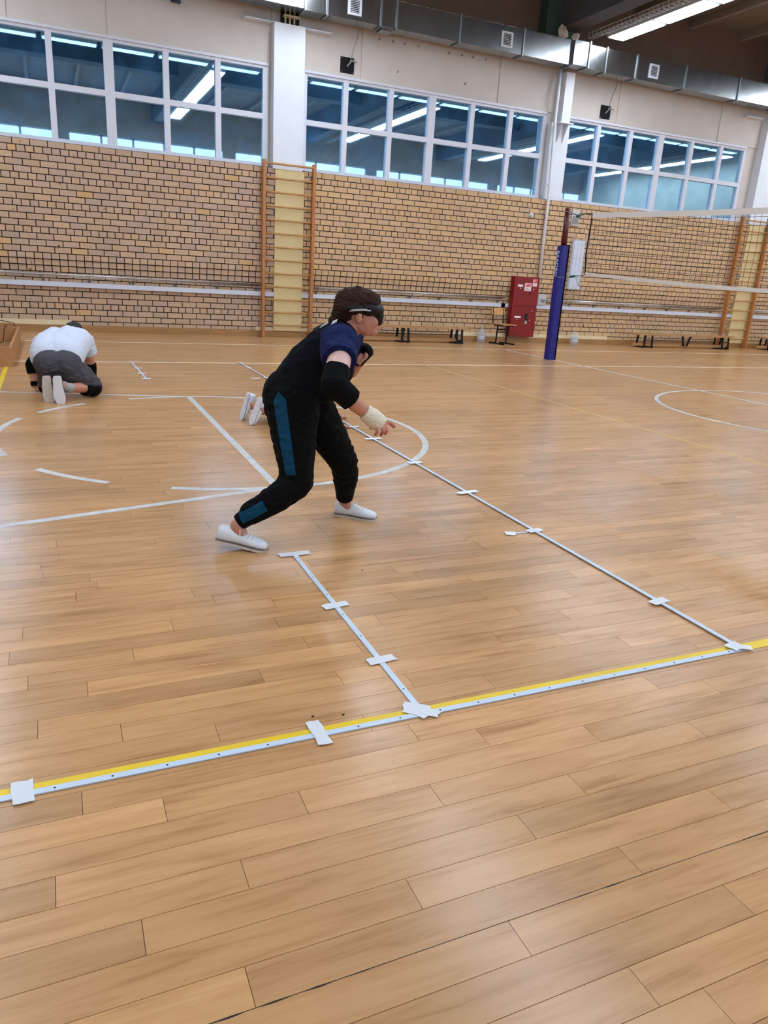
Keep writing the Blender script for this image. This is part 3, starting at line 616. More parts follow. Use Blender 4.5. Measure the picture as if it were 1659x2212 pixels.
for dx, z, d in ((.17, 1.17, d1), (.52, 1.16, d1), (.17, .51, d2), (.50, .50, d2), (.53, .70, d2)):
    bm = B(); tube(bm, [(CX0+dx, CY, z), (CX0+dx, CY-.014, z)], .013, 10); obj('lock', bm, 'sticker_pink', d)

# ------------------------------------------------------------------ water bottles
for x, y, lab in ((8.50, -.12, 'clear plastic water jug beside the school chair'), (10.93, -.20, 'clear plastic water jug behind the blue post')):
    t = thing('water_jug', lab, 'bottle', (x, y, 0), 'water jugs')
    prof = [(.0, .001), (.085, .001), (.09, .02), (.09, .15), (.085, .16), (.09, .17), (.088, .22), (.06, .265), (.026, .285), (.024, .31), (.0, .31)]
    bm = B(); rings = []
    for r_, z in prof[1:-1]: rings.append([bm.verts.new((x+r_*math.cos(k*math.pi/8), y+r_*math.sin(k*math.pi/8), z)) for k in range(16)])
    for a, b in zip(rings, rings[1:]):
        for k in range(16): bm.faces.new((a[k], a[(k+1) % 16], b[(k+1) % 16], b[k]))
    bm.faces.new(rings[0][::-1]); bm.faces.new(rings[-1]); obj('jug', bm, 'clearplastic', t, smooth=True)
    bm = B(); tube(bm, [(x, y, .31), (x, y, .328)], .028, 12); obj('cap', bm, 'blue_label', t)
    bm = B(); tube(bm, [(x, y, .07), (x, y, .15)], .0915, 16, caps=False); obj('label_band', bm, 'blue_label', t)

# ------------------------------------------------------------------ low wooden box at the left edge, cable
t = thing('wooden_frame_box', 'low open box of plywood boards at the left edge of the floor', 'wooden box', (-.95, -3.1, 0))
for b in ((-.50, -.474, -4.6, -1.78), (-1.40, -1.374, -4.6, -1.78), (-1.374, -.50, -1.806, -1.78), (-1.374, -.50, -4.6, -4.574)): boxes('board', 'ply', [(*b, 0, .225)], t)
bm = B(); tube(bm, [(-.85, .035, .16), (-.8, .0, .165), (-.62, -.06, .13), (-.56, -.5, .01), (-.60, -1.2, .008), (-.62, -1.77, .18), (-.66, -1.80, .236), (-.68, -1.9, .18), (-.70, -2.0, .02), (-.8, -2.3, .008)], .006, 6)
tag(obj('power_cable', bm, 'cable', smooth=True), 'thin black cable hanging over the wooden box', 'cable')

# ------------------------------------------------------------------ volleyball post and net
NX = 8.15
t = thing('volleyball_post', 'volleyball post in a blue pad with white letters', 'post', (NX-.02, -3.15, 0))
bm = B(); tube(bm, [(NX-.02, -3.15, 1.9), (NX-.02, -3.15, 2.53)], .044, 20); obj('steel_tube', bm, 'maroon', t, smooth=True)
bm = B(); tube(bm, [(NX+.045, -3.13, 1.9), (NX+.045, -3.13, 2.3)], .016, 10); obj('tension_tube', bm, 'maroon', t, smooth=True)
bm = B(); prism(bm, [(NX-.095, -3.205), (NX-.075, -3.225), (NX+.035, -3.225), (NX+.055, -3.205), (NX+.055, -3.095), (NX+.035, -3.075), (NX-.075, -3.075), (NX-.095, -3.095)], 0, 1.93); pad = obj('pad', bm, 'navy_pad', t)
bm = B(); prism(bm, [(NX+.055, -3.205), (NX+.075, -3.215), (NX+.09, -3.09), (NX+.055, -3.095)], .0, 1.95); obj('pad_flap', bm, 'pad_black', pad)
lm = Matrix(((0, 0, -1, -.0765), (0, -1, 0, .02), (-1, 0, 0, 1.64), (0, 0, 0, 1)))
text_mesh('lettering', 'BAAOBD', .105, 'letter', pad, lm)
bm = B()
for z in (2.48, 1.42): tube(bm, [(NX-.10, -3.15, z), (NX-.10 if z < 2 else NX-.07, -3.23 if z < 2 else -3.20, z-.002), (NX+.02, -3.235 if z < 2 else -3.205, z)], .004, 5)
obj('cord', bm, 'wire_grey', t)
net = thing('volleyball_net', 'black mesh volleyball net with white edge tapes', 'net', (NX, -8.2, 1.4))
y0, y1 = -3.80, -12.9
def top(y): return 2.435-.10*math.sin(math.pi*(y0-y)/(y0-y1))
def bot(y): return 1.468-.13*math.sin(math.pi*(y0-y)/(y0-y1))
def band(name, f, h, m):
    bm = B(); n_ = 40; pr = None
    for i in range(n_+1):
        y = y0+(y1-y0)*i/n_; z = f(y); r_ = [bm.verts.new(p) for p in ((NX-.006, y, z), (NX+.006, y, z), (NX+.006, y, z-h), (NX-.006, y, z-h))]
        if pr:
            for k in range(4): bm.faces.new((pr[k], pr[(k+1) % 4], r_[(k+1) % 4], r_[k]))
        else: bm.faces.new(r_)
        pr = r_
    bm.faces.new(pr[::-1]); obj(name, bm, m, net)
band('top_tape', top, .075, 'net_tape'); band('bottom_tape', lambda y: bot(y)+.045, .05, 'net_tape')
bm = B(); n_ = 91
for i in range(n_+1):
    y = y0+(y1-y0)*i/n_; tube(bm, [(NX, y, top(y)-.05), (NX, y-.012, (top(y)+bot(y))/2), (NX, y, bot(y)+.02)], .0026, 3, caps=False)
for j in range(1, 10):
    pts = [(NX+.01*math.sin(i*.7+j), y0+(y1-y0)*i/30, top(y0+(y1-y0)*i/30)+(bot(y0+(y1-y0)*i/30)-top(y0+(y1-y0)*i/30))*j/9.6+.012*noise.noise(Vector((i*.35, j*3.1, 0)))) for i in range(31)]
    tube(bm, pts, .0030, 3, caps=False)
tag(obj('mesh_cords', bm, 'net', net), 'black net mesh', kind='stuff')
bm = B(); tube(bm, [(NX, y0, 2.43), (NX, y0+.01, 2.2), (NX, y0+.03, 1.8), (NX, y0-.02, 1.47)], .012, 8); obj('side_cord', bm, 'net', net)
bm = B(); tube(bm, [(NX, -3.80, 2.42), (NX+.01, -3.6, 2.43), (NX, -3.45, 2.40), (NX-.01, -3.3, 2.44), (NX-.02, -3.19, 2.43)], .008, 6); tube(bm, [(NX, -3.47, 2.40), (NX, -3.40, 2.40)], .024, 8); obj('tie_rope', bm, 'rope', net)
bm = B(); tube(bm, [(NX, -3.82, 1.47), (NX+.03, -3.55, 1.45), (NX+.02, -3.32, 1.42)], .006, 6); tube(bm, [(NX+.03, -3.52, 1.45), (NX+.05, -3.57, 1.36), (NX+.05, -3.60, 1.30), (NX+.05, -3.64, 1.33), (NX+.04, -3.62, 1.42), (NX+.03, -3.53, 1.45)], .004, 5); tube(bm, [(NX+.03, -3.5, 1.445), (NX+.02, -3.40, 1.43)], .02, 8); obj('tie_rope', bm, 'rope', net)

# ------------------------------------------------------------------ strips and tape on the floor
def strip(x0, y0, x1, y1, w_, label, holes=0, lift=.0028):
    p, q = Vector((x0, y0, 0)), Vector((x1, y1, 0)); d = (q-p).normalized(); n_ = Vector((-d.y, d.x, 0))
    t = thing('plastic_strip', label, 'floor strip', ((x0+x1)/2, (y0+y1)/2, 0), 'white strips fixed to the floor')
    bm = B(); obox(bm, p+Vector((0, 0, lift)), q+Vector((0, 0, lift)), n_*w_/2, (0, 0, .0018)); obj('strip', bm, 'strip', t)
    L_ = (q-p).length; k = .12
    while holes and k < L_:
        c = p+d*k; bm = B(); tube(bm, [c+Vector((0, 0, .0044)), c+Vector((0, 0, .0050))], .0032, 8); obj('screw_hole', bm, 'black_slot', t); k += holes
strip(-.75, -12.505, 2.325, -12.505, .021, 'long white strip along the yellow sideline', .137)
strip(.955, -12.48, .958, -11.13, .021, 'short white strip with a tape T at its end', .19)
strip(2.31, -12.49, 2.31, -4.08, .021, 'long white strip running away to the kneeling figures', lift=.0072)
strip(.91, -5.56, .89, -4.08, .022, 'grey-white strip with four tapes beside the far sideline')
strip(2.27, -11.135, 2.17, -11.137, .016, 'stub of white strip sticking out of the long strip')
def tape(pts, label, m='tape', z=.0052, wav=0):
    """a torn piece of tape, outline given on the floor"""
    cx, cy = sum(p[0] for p in pts)/len(pts), sum(p[1] for p in pts)/len(pts); bm = B()
    prism(bm, pts, z, z+.0004); o = obj('tape_piece', bm, m); return tag(o, label, 'tape', 'tape pieces on the floor')
def rect(cx, cy, lx, ly, a=0, jag=.003):
    ca, sa = math.cos(R(a)), math.sin(R(a)); out = []
    for u, v in ((-1, -1), (-.5, -1.0), (.2, -1.05), (1, -1), (.96, -.2), (1.02, .4), (1, 1), (.3, .97), (-.4, 1.03), (-1, 1), (-1.02, .3), (-.97, -.3)):
        x, y = u*lx/2+random.uniform(-jag, jag), v*ly/2+random.uniform(-jag, jag); out.append((cx+x*ca-y*sa, cy+x*sa+y*ca))
    return out
tape(rect(-.155, -12.496, .048, .088, 3), 'tape across the yellow line at the left edge')
tape(rect(.620, -12.495, .042, .120, 2), 'broad upright tape across the yellow line')
tape(rect(.945, -12.478, .085, .058, -32), 'crossed tape at the foot of the short strip, upper piece'); tape(rect(.955, -12.497, .060, .050, 25), 'crossed tape at the foot of the short strip, middle piece', z=.0057); tape(rect(.975, -12.508, .062, .034, -42), 'crossed tape at the foot of the short strip, lower piece', z=.0062)
tape(rect(.962, -12.162, .106, .042, 6), 'tape across the short strip nearest the yellow line'); tape(rect(.957, -11.706, .108, .044, 6), 'tape across the middle of the short strip')
tape(rect(.962, -11.124, .150, .046, 2), 'wide tape bar ending the short strip'); tape(rect(.958, -11.155, .024, .05, 0), 'small tape on the end of the short strip', z=.0057)
tape(rect(2.300, -12.485, .07, .05, 12), 'crossed tape at the corner of the long strip, upper piece', z=.0094); tape(rect(2.325, -12.503, .06, .034, -30), 'crossed tape at the corner of the long strip, lower piece', z=.0100)
for y, l_, lab in ((-12.07, .10, 'first tape across the long strip from the corner'), (-11.135, .10, 'tape across the long strip at the side stub'), (-10.40, .155, 'tape across the long strip beside the pointing hand'), (-9.645, .11, 'tape where the long strip meets the half circle'), (-8.857, .15, 'tape across the long strip before the kneeling hands'), (-8.388, .13, 'tape by the kneeling hands on the long strip'), (-5.49, .08, 'tape on the far part of the long strip'), (-4.562, .06, 'small tape near the far end of the long strip'), (-4.09, .07, 'tape on the very far end of the long strip')):
    tape(rect(2.31, y, l_, .045 if y < -6 else .06, 8), lab, 'tape_w' if y > -11 else 'tape', z=.0094)
tape(rect(2.155, -11.135, .055, .052, -20), 'square tape on the end of the side stub', 'tape_w'); tape(rect(2.17, -5.51, .11, .045, 0), 'tape bar beside the far part of the long strip', 'tape_w')
for y, lab in ((-4.08, 'furthest of four tapes on the far strip'), (-4.669, 'second of four tapes on the far strip'), (-5.111, 'third of four tapes on the far strip'), (-5.553, 'nearest of four tapes on the far strip')):
    tape(rect(.908, y, .10, .06, 0), lab, 'tape_w')
tape(rect(1.243, -4.07, .06, .05, 0), 'single tape on the far sideline', 'tape_w', z=.0012)
# specks on the floor
for x, y, lab in ((1.20, -11.39, 'dark speck between the runner and the strip'), (.63, -12.41, 'dark crumb above the broad tape'), (.72, -12.43, 'dark crumb on the yellow line')):
    bm = B(); ball(bm, (x, y, .0025), (.0055, .003, .0022), 1); tag(obj('floor_crumb', bm, 'black_slot'), lab, 'crumb', 'crumbs on the floor')

# ------------------------------------------------------------------ people
def blob(name, parts, m, parent, vox=.006, smooth=5, wrinkle=0, wscale=.12, extra=None, squash=None, wmask=None, attr=None):
    """one closed surface grown around tapered limbs and ellipsoids, in the parent's space"""
    bm = B()
    for p in parts:
        if p[0] in 'cf':
            _, a, ra, b, rb = p; a, b = Vector(a), Vector(b)
            tube(bm, [a, b], [ra, rb], 20)
            if p[0] == 'c': ball(bm, a, ra, 3); ball(bm, b, rb, 3)
        else: ball(bm, p[1], p[2], 3, p[3] if len(p) > 3 else None)
    bmesh.ops.recalc_face_normals(bm, faces=bm.faces[:])
    me = bpy.data.meshes.new(name); bm.to_mesh(me); bm.free(); o = bpy.data.objects.new(name, me); C.objects.link(o)
    r_ = o.modifiers.new('r', 'REMESH'); r_.mode = 'VOXEL'; r_.voxel_size = vox; r_.adaptivity = 0
    if smooth: q = o.modifiers.new('s', 'SMOOTH'); q.iterations = smooth; q.factor = .5
    bpy.context.view_layer.update()
    me2 = bpy.data.meshes.new_from_object(o.evaluated_get(bpy.context.evaluated_depsgraph_get())); bpy.data.objects.remove(o); bpy.data.meshes.remove(me)
    me2.name = name
    bm = B(); bm.from_mesh(me2); bm.normal_update()
    if wrinkle:
        for v in bm.verts:
            c = v.co; n1 = noise.noise(Vector((c.x, c.y, c.z*2.2))/wscale); n2 = noise.noise(c/(wscale*.45)+Vector((9, 3, 1)))
            v.co = c+v.normal*(wrinkle*(abs(n1)*1.6-.5+.5*n2)*(wmask(c) if wmask else 1))
    if parent is not None and squash: 
        for v in bm.verts: v.co = squash(v.co)
    me2.materials.clear(); me2.materials.append(MT[m])
    if extra:
        for mm_, test in extra:
            me2.materials.append(MT[mm_]); idx = len(me2.materials)-1
            for f in bm.faces:
                if test(f.calc_center_median(), f.normal): f.material_index = idx
    if attr:
        bm.normal_update(); ly = bm.verts.layers.float.new(attr[0])
        for v in bm.verts: v[ly] = attr[1](v.co, v.normal)
    for f in bm.faces: f.smooth = True
    bm.to_mesh(me2); bm.free()
    o = bpy.data.objects.new(name, me2); C.objects.link(o); o.parent = parent
    return o
def chain(pts, rs, kind='c'): return [(kind, a, ra, b, rb) for a, ra, b, rb in zip(pts, rs, pts[1:], rs[1:])]
def floor_clip(c): return Vector((c.x, c.y, max(c.z, .0012)))
SEC = [(0, .022, .058), (.04, .030, .068), (.15, .034, .074), (.30, .034, .070), (.42, .036, .064), (.55, .041, .054), (.70, .044, .044), (.85, .041, .037), (.95, .030, .031), (1, .010, .024)]
def shoe(name, parent, mtx, length=.245, upper='shoe', sole='sole', laces=True, label=None):
    """shoe along +x, sole at z=0, heel at the origin"""
    bm = B(); rings = []; n_ = 14
    for s_, hw, hh in SEC:
        ring = []
        for k in range(n_):
            t_ = 2*math.pi*k/n_; y = hw*math.cos(t_); z = .012+hh*.5+hh*.5*math.sin(t_); y = (math.copysign(hw*abs(math.cos(t_))**.22, math.cos(t_)) if math.sin(t_) < 0 else y*(1.0 if math.sin(t_) < .2 else 1-.28*(math.sin(t_)-.2))); ring.append(bm.verts.new(mtx @ Vector((s_*length, y+.006*math.sin(s_*3.1), z))))
        rings.append(ring)
    for a, b in zip(rings, rings[1:]):
        for k in range(n_): bm.faces.new((a[k], a[(k+1) % n_], b[(k+1) % n_], b[k]))
    bm.faces.new(rings[0][::-1]); bm.faces.new(rings[-1])
    u = obj(name, bm, upper, parent, smooth=True, local=True)
    if label: u['label'] = label
    for nm, m_, z0, z1, gr in (('sole', sole, 0, .012, .004), ('sole_line', 'sole_line', .0118, .0134, .0046)):
        bm = B(); L1 = [(s_*length+(.004 if s_ > .5 else -.004), (hw+gr)) for s_, hw, hh in SEC]
        ol = [(x, w_+.006*math.sin(x/length*3.1)) for x, w_ in L1]+[(x, -w_+.006*math.sin(x/length*3.1)) for x, w_ in L1[::-1]]
        prism(bm, ol, z0, z1); bmesh.ops.transform(bm, matrix=mtx, verts=bm.verts[:]); obj(nm, bm, m_, u, local=True)
    if laces:
        for i in range(4):
            s_ = .44+.075*i; z = .012+(.066, .060, .053, .047)[i]; bm = B(); tube(bm, [mtx @ Vector((s_*length, -.026, z-.012)), mtx @ Vector((s_*length+.008, 0, z+.001)), mtx @ Vector((s_*length, .026, z-.012))], .0028, 6); obj('lace', bm, 'lace', u, local=True)
        bm = B(); tube(bm, [mtx @ Vector((.44*length, 0, .078)), mtx @ Vector((.42*length, -.025, .085)), mtx @ Vector((.45*length, -.045, .06))], .0026, 6); tube(bm, [mtx @ Vector((.44*length, 0, .078)), mtx @ Vector((.47*length, .02, .088)), mtx @ Vector((.50*length, .035, .062))], .0026, 6); obj('lace_bow', bm, 'lace', u, local=True)
    return u
def pose(heel, toe, up=(0, 0, 1)):
    x = (Vector(toe)-Vector(heel)).normalized(); y = Vector(up).cross(x).normalized(); z = x.cross(y)
    m_ = Matrix((x, y, z)).transposed().to_4x4(); m_.translation = Vector(heel); return m_

# ---- runner
run = thing('person', 'person in black with teal side stripes and an eyeshade, striding crouched', 'person', (1.1, -10.82, 0), rz=math.atan2(-.4165, .909))
ankR, ankL = (-.278, -.3, .113), (.188, .29, .085)
kneR, kneL = (-.012, -.2, .32), (.185, .12, .348)
body = [('e', (.226, 0, 1.125), (.096, .074, .092)), ('e', (.272, 0, 1.078), (.060, .056, .080)), ('e', (.304, 0, 1.022), (.026, .030, .022)), ('c', (.326, 0, 1.100), .009, (.345, 0, 1.066), .012),
        ('e', (.338, .009, 1.060), (.010, .010, .008)), ('e', (.338, -.009, 1.060), (.010, .010, .008)), ('e', (.326, 0, 1.043), (.013, .022, .007)), ('e', (.323, 0, 1.032), (.013, .020, .007)), ('e', (.312, 0, 1.120), (.022, .048, .018)),
        ('e', (.305, .032, 1.068), (.024, .02, .026)), ('e', (.305, -.032, 1.068), (.024, .02, .026)), ('e', (.238, -.074, 1.084), (.017, .009, .028)), ('e', (.236, .076, 1.086), (.020, .009, .032)), ('e', (.25, 0, 1.045), (.05, .052, .04)),
        ('c', (.165, 0, .99), .060, (.215, 0, 1.075), .055)]
body += chain([(-.05, 0, .71), (.02, 0, .84), (.11, 0, .93), (.165, 0, .99)], [.10, .10, .11, .06])
shR, elR, wrR = (.178, -.175, .975), (.158, -.345, .812), (.299, -.262, .680)
shL, elL, wrL = (.185, .17, .962), (.19, .27, .80), (.258, .165, .900)
body += chain([(.12, -.08, .95), shR, (.166, -.27, .885), elR, (.215, -.318, .757), wrR], [.05, .050, .054, .044, .042, .028])
body += chain([(.12, .08, .95), shL, elL, wrL], [.06, .055, .042, .030])
body += chain([wrR, (.352, -.240, .652)], [.026, .021])+chain([wrR, (.345, -.278, .646)], [.026, .020])+chain([(.352, -.24, .652), (.345, -.278, .646)], [.020, .020])
body += chain([(.362, -.236, .650), (.398, -.236, .641), (.418, -.237, .631), (.430, -.237, .621)], [.0105, .0098, .0092, .0085])
body += chain([(.362, -.252, .645), (.390, -.254, .628), (.398, -.257, .606), (.393, -.258, .590)], [.0105, .0100, .0092, .0085])
body += chain([(.355, -.268, .640), (.379, -.272, .620), (.382, -.275, .600), (.374, -.276, .586)], [.0105, .0096, .0090, .0082])
body += chain([(.344, -.283, .637), (.358, -.290, .617), (.357, -.294, .600), (.349, -.295, .590)], [.0100, .0086, .0080, .0075])
body += chain([(.318, -.236, .665), (.322, -.220, .638), (.327, -.216, .618), (.326, -.218, .604)], [.013, .0115, .0105, .0090])
body += chain([wrL, (.268, .150, .925)], [.028, .024])
for i in range(4):
    b_ = .118+.018*i; body += chain([(.268, b_, .918), (.275, b_-.004, .893), (.256, b_-.006, .872), (.240, b_-.006, .858-.004*i)], [.011, .0105, .0095, .0088])
body += chain([(.25, .125, .90), (.236, .112, .88), (.232, .108, .862)], [.012, .011, .009])
body += chain([(-.056, -.09, .70), kneR, ankR, (-.25, -.3, .055)], [.08, .04, .033, .03])+chain([(-.03, .09, .69), kneL, ankL, (.22, .285, .045)], [.08, .04, .032, .03])
blob('body', body, 'skin', run, .0045, 3, extra=[('skin_pale', lambda c, n: c.y < -.2 and c.z > .82), ('finger', lambda c, n: (c.y < -.2 and c.x > .31 and c.z < .606) or (c.y < -.22 and c.x > .41))])
hair = [('e', (.220, 0, 1.143), (.108, .086, .078)), ('e', (.180, 0, 1.118), (.068, .080, .078)), ('e', (.274, 0, 1.158), (.060, .072, .048)), ('c', (.158, 0, 1.085), .056, (.122, 0, 1.048), .034), ('e', (.205, -.060, 1.125), (.07, .032, .034)), ('e', (.205, .060, 1.125), (.07, .032, .034)), ('c', (.225, -.070, 1.11), .016, (.250, -.068, 1.09), .008)]
blob('hair', hair, 'hair', run, .0045, 2, wrinkle=.006, wscale=.03)
mask = blob('eyeshade', [('e', (.312, 0, 1.118), (.040, .066, .036)), ('e', (.282, -.056, 1.122), (.050, .027, .030)), ('e', (.282, .056, 1.122), (.050, .027, .030)), ('e', (.326, 0, 1.092), (.026, .046, .032)), ('e', (.328, 0, 1.070), (.022, .036, .022)), ('c', (.24, -.082, 1.126), .016, (.19, -.086, 1.124), .012), ('c', (.24, .082, 1.126), .016, (.19, .086, 1.124), .012)], 'mask', run, .004, 3)
bm = B(); tube(bm, [(.195, -.099, 1.112), (.225, -.102, 1.117), (.262, -.092, 1.120), (.292, -.080, 1.118)], .0028, 6); tube(bm, [(.205, -.101, 1.119), (.24, -.101, 1.123), (.275, -.088, 1.124)], .0022, 6)
obj('strap', bm, 'elastic', mask, local=True, smooth=True)
shirt = []
for s_ in (-1, 1): shirt += chain([(-.055, .065*s_, .735), (.010, .065*s_, .835), (.100, .065*s_, .928), (.150, .06*s_, .965)], [.122, .118, .118, .095])+chain([(.12, .08*s_, .945), (.165, .13*s_, .968)], [.10, .082])
shirt += [('c', (.14, 0, .985), .085, (.168, 0, 1.02), .068), ('e', (.125, 0, .85), (.105, .13, .115)), ('e', (.06, 0, .76), (.11, .15, .10))]
sh_o = blob('t_shirt', shirt, 'shirt_black', run, .007, 8, wrinkle=.007, wscale=.09)
for s_, mid in ((-1, (.170, -.255, .905)), (1, (.188, .225, .885))):
    blob('sleeve', [('f', (.150, .110*s_, .978), .094, mid, .080)]+[('e', (.165, .155*s_, .968), (.090, .082, .088))], 'shirt_navy', sh_o, .006, 4, wrinkle=.005, wscale=.06)
bm = B(); obox(bm, (.124, -.072, 1.052), (.130, -.02, 1.070), (.012, 0, .008), (0, 0, .003)); obj('collar_patch', bm, 'tape_w', sh_o, local=True)
bm = B(); obox(bm, (.068, -.095, 1.035), (.093, -.078, 1.050), (.006, 0, .006), (0, 0, .003)); obj('shoulder_patch', bm, 'tape_w', sh_o, local=True)
pants = []
for s_ in (-1, 1): pants += [('c', (-.072, .065*s_, .705), .135, (-.03, .06*s_, .76), .115)]
pants += chain([(-.060, -.085, .68), (-.035, -.155, .50), kneR, (-.10, -.242, .245), (-.215, -.282, .175)], [.138, .104, .078, .070, .056])+[('f', (-.20, -.278, .185), .052, (-.272, -.298, .128), .040)]
pants += chain([(-.02, .085, .67), (.09, .11, .50), kneL, (.195, .19, .24), (.190, .26, .16)], [.130, .102, .074, .066, .054])+[('f', (.192, .25, .17), .054, (.188, .286, .105), .047)]
def dist_seg(c, a, b):
    ax, az = a; bx, bz = b; dx, dz = bx-ax, bz-az; t_ = ((c.x-ax)*dx+(c.z-az)*dz)/(dx*dx+dz*dz); return t_, abs((c.x-ax)*dz-(c.z-az)*dx)/math.hypot(dx, dz)
def stripe_depth(c, n):
    """signed distance (m) inside the teal side panels, negative outside"""
    if n.y > .1: return -.05
    t1, d1_ = dist_seg(c, (-.108, .742), (-.034, .368)); wd = .031-.006*t1-.03*max(0, .10-t1)/.10
    a_ = min(wd-d1_, t1*.38, (1-t1)*.38)
    t2, d2_ = dist_seg(c, (-.144, .226), (-.256, .160)); b_ = min(.026-d2_, t2*.13, (1-t2)*.13) if c.z < .3 else -.05
    return max(a_, b_)
blob('trousers', pants, 'pants', run, .005, 6, wrinkle=.007, wscale=.07, attr=('stripe', stripe_depth), wmask=lambda c: min(1, max(0, (c.z-.15)/.06)))
blob('elbow_pad', chain([(.166, -.285, .872), elR, (.236, -.306, .742)], [.060, .060, .053], 'f')+[('e', elR, (.061, .061, .061))], 'pad_black', run, .005, 4, wrinkle=.003, wscale=.05)
blob('wrist_guard', [('f', (.225, .20, .855), .036, (.272, .148, .925), .044), ('e', (.270, .150, .915), (.034, .045, .034))], 'pad_black', run, .005, 3)
blob('hand_bandage', chain([(.294, -.270, .686), (.330, -.262, .660), (.376, -.257, .627)], [.038, .045, .040], 'f')+[('e', (.348, -.260, .648), (.042, .046, .038))], 'bandage', run, .004, 3, wrinkle=.002, wscale=.03)
shoe('shoe', run, pose((-.374, -.31, .040), (-.146, -.30, -.004)), .24)
shoe('shoe', run, pose((.140, .305, .0), (.348, .250, .0)), .235)

# ---- person in a white T-shirt, kneeling on all fours, seen from behind
kn = thing('person', 'person in white T-shirt and grey shorts kneeling bent to the floor', 'person', (.05, -6.6, 0))
def W(*pts):
    o_ = Vector((.05, -6.6, 0)); return [tuple(Vector(p)-o_) for p in pts]
def w1(p): return W(p)[0]
kb = chain(W((.01, -6.74, .33), (.04, -6.55, .45), (.12, -6.3, .50), (.17, -6.14, .53)), [.11, .11, .11, .06])
kb += [('e', w1((.178, -6.02, .535)), (.078, .095, .095)), ('c', w1((.17, -6.14, .53)), .055, w1((.178, -6.05, .535)), .055), ('e', w1((.178, -5.96, .48)), (.055, .06, .07)), ('c', w1((.178, -5.91, .50)), .010, w1((.178, -5.895, .475)), .013), ('e', w1((.256, -6.02, .53)), (.010, .02, .03)), ('e', w1((.10, -6.02, .53)), (.010, .02, .03))]
kb += chain(W((.18, -6.28, .50), (.272, -6.24, .48), (.309, -6.15, .21), (.314, -6.04, .045)), [.06, .058, .046, .030])+chain(W((.06, -6.28, .49), (-.05, -6.25, .45), (-.222, -6.30, .25), (-.215, -6.34, .06)), [.06, .058, .046, .032])
for hx, hy, dx, dy in ((.314, -6.02, .0, 1), (-.200, -6.365, .8, .35)):
    kb += [('e', w1((hx+dx*.03, hy+dy*.03, .022)), (.040, .042, .018))]
    for i in range(4):
        k_ = (i-1.5)*.018; f0 = Vector((hx+dx*.06-dy*k_, hy+dy*.06+dx*k_, .018)); d_ = Vector((dx, dy, 0)); kb += chain([w1(f0), w1(f0+d_*.035+Vector((0, 0, .004))), w1(f0+d_*(.062-.006*abs(i-1)))], [.010, .009, .008])
    f0 = Vector((hx+dx*.0+dy*.03, hy-dx*.03, .02)); kb += chain([w1(f0), w1(f0+Vector((dx*.03+dy*.025, dy*.03-dx*.025, -.003)))], [.011, .009])
kb += chain(W((.09, -6.74, .28), (.295, -6.64, .085), (.07, -6.94, .125)), [.09, .06, .038])+chain(W((-.07, -6.73, .28), (-.105, -6.53, .085), (-.085, -6.90, .105)), [.09, .06, .038])
kb += chain(W((.07, -6.94, .125), (.02, -7.0, .16)), [.036, .034])+chain(W((-.085, -6.90, .105), (-.09, -6.94, .14)), [.036, .034])
blob('body', kb, 'skin_tan', kn, .006, 3, squash=floor_clip)
blob('hair', [('e', w1((.178, -6.035, .565)), (.086, .098, .085)), ('e', w1((.178, -6.085, .555)), (.07, .06, .06))], 'hair_black', kn, .006, 2, wrinkle=.006, wscale=.04)
tee = []
for s_ in (-1, 1): tee += chain(W((.005+.085*s_, -6.70, .385), (.035+.10*s_, -6.56, .440), (.105+.10*s_, -6.34, .485), (.14+.07*s_, -6.22, .49)), [.150, .148, .132, .10])
tee += chain(W((.02, -6.68, .405), (.045, -6.56, .45), (.12, -6.32, .505)), [.148, .143, .125])
tee += chain(W((.20, -6.27, .495), (.272, -6.24, .475)), [.10, .082])+chain(W((.03, -6.27, .485), (-.055, -6.255, .45)), [.10, .085])+[('e', w1((.05, -6.5, .40)), (.15, .2, .12)), ('c', w1((.12, -6.28, .52)), .095, w1((.165, -6.14, .535)), .075)]
tee_o = blob('t_shirt', tee, 'tee', kn, .007, 8, wrinkle=.005, wscale=.10)
blob('sleeve', [('f', w1((.26, -6.25, .50)), .090, w1((.306, -6.205, .345)), .078)], 'tee', tee_o, .006, 3, wrinkle=.005, wscale=.06); blob('sleeve', [('f', w1((-.03, -6.26, .47)), .092, w1((-.145, -6.28, .365)), .080)], 'tee', tee_o, .006, 3, wrinkle=.005, wscale=.06)
sho = []
for s_ in (-1, 1): sho += [('c', w1((.005+.07*s_, -6.77, .325)), .142, w1((.01+.072*s_, -6.68, .385)), .115)]
sho += chain(W((.085, -6.75, .29), (.20, -6.70, .195), (.285, -6.645, .105)), [.138, .118, .098])+chain(W((-.055, -6.75, .29), (-.075, -6.64, .19), (-.100, -6.55, .105)), [.135, .105, .088])
blob('shorts', sho, 'shorts', kn, .007, 6, wrinkle=.009, wscale=.08, squash=floor_clip, wmask=lambda c: min(1, max(0, (.40-c.z)/.08)))
blob('knee_pad', [('e', w1((.292, -6.665, .075)), (.088, .095, .075)), ('f', w1((.28, -6.67, .08)), .075, w1((.215, -6.76, .085)), .066)], 'pad_black', kn, .006, 4, squash=floor_clip)
blob('knee_pad', [('e', w1((-.105, -6.55, .07)), (.078, .09, .07))], 'pad_black', kn, .006, 4, squash=floor_clip)
blob('elbow_pad', chain(W((-.165, -6.285, .325), (-.222, -6.30, .25), (-.220, -6.325, .165)), [.062, .064, .054], 'f')+[('e', w1((-.222, -6.30, .25)), (.062, .062, .066))], 'pad_black', kn, .006, 3)
blob('elbow_pad', chain(W((.305, -6.165, .255), (.310, -6.15, .205), (.313, -6.10, .10)), [.056, .058, .048], 'f'), 'pad_black', kn, .006, 3)
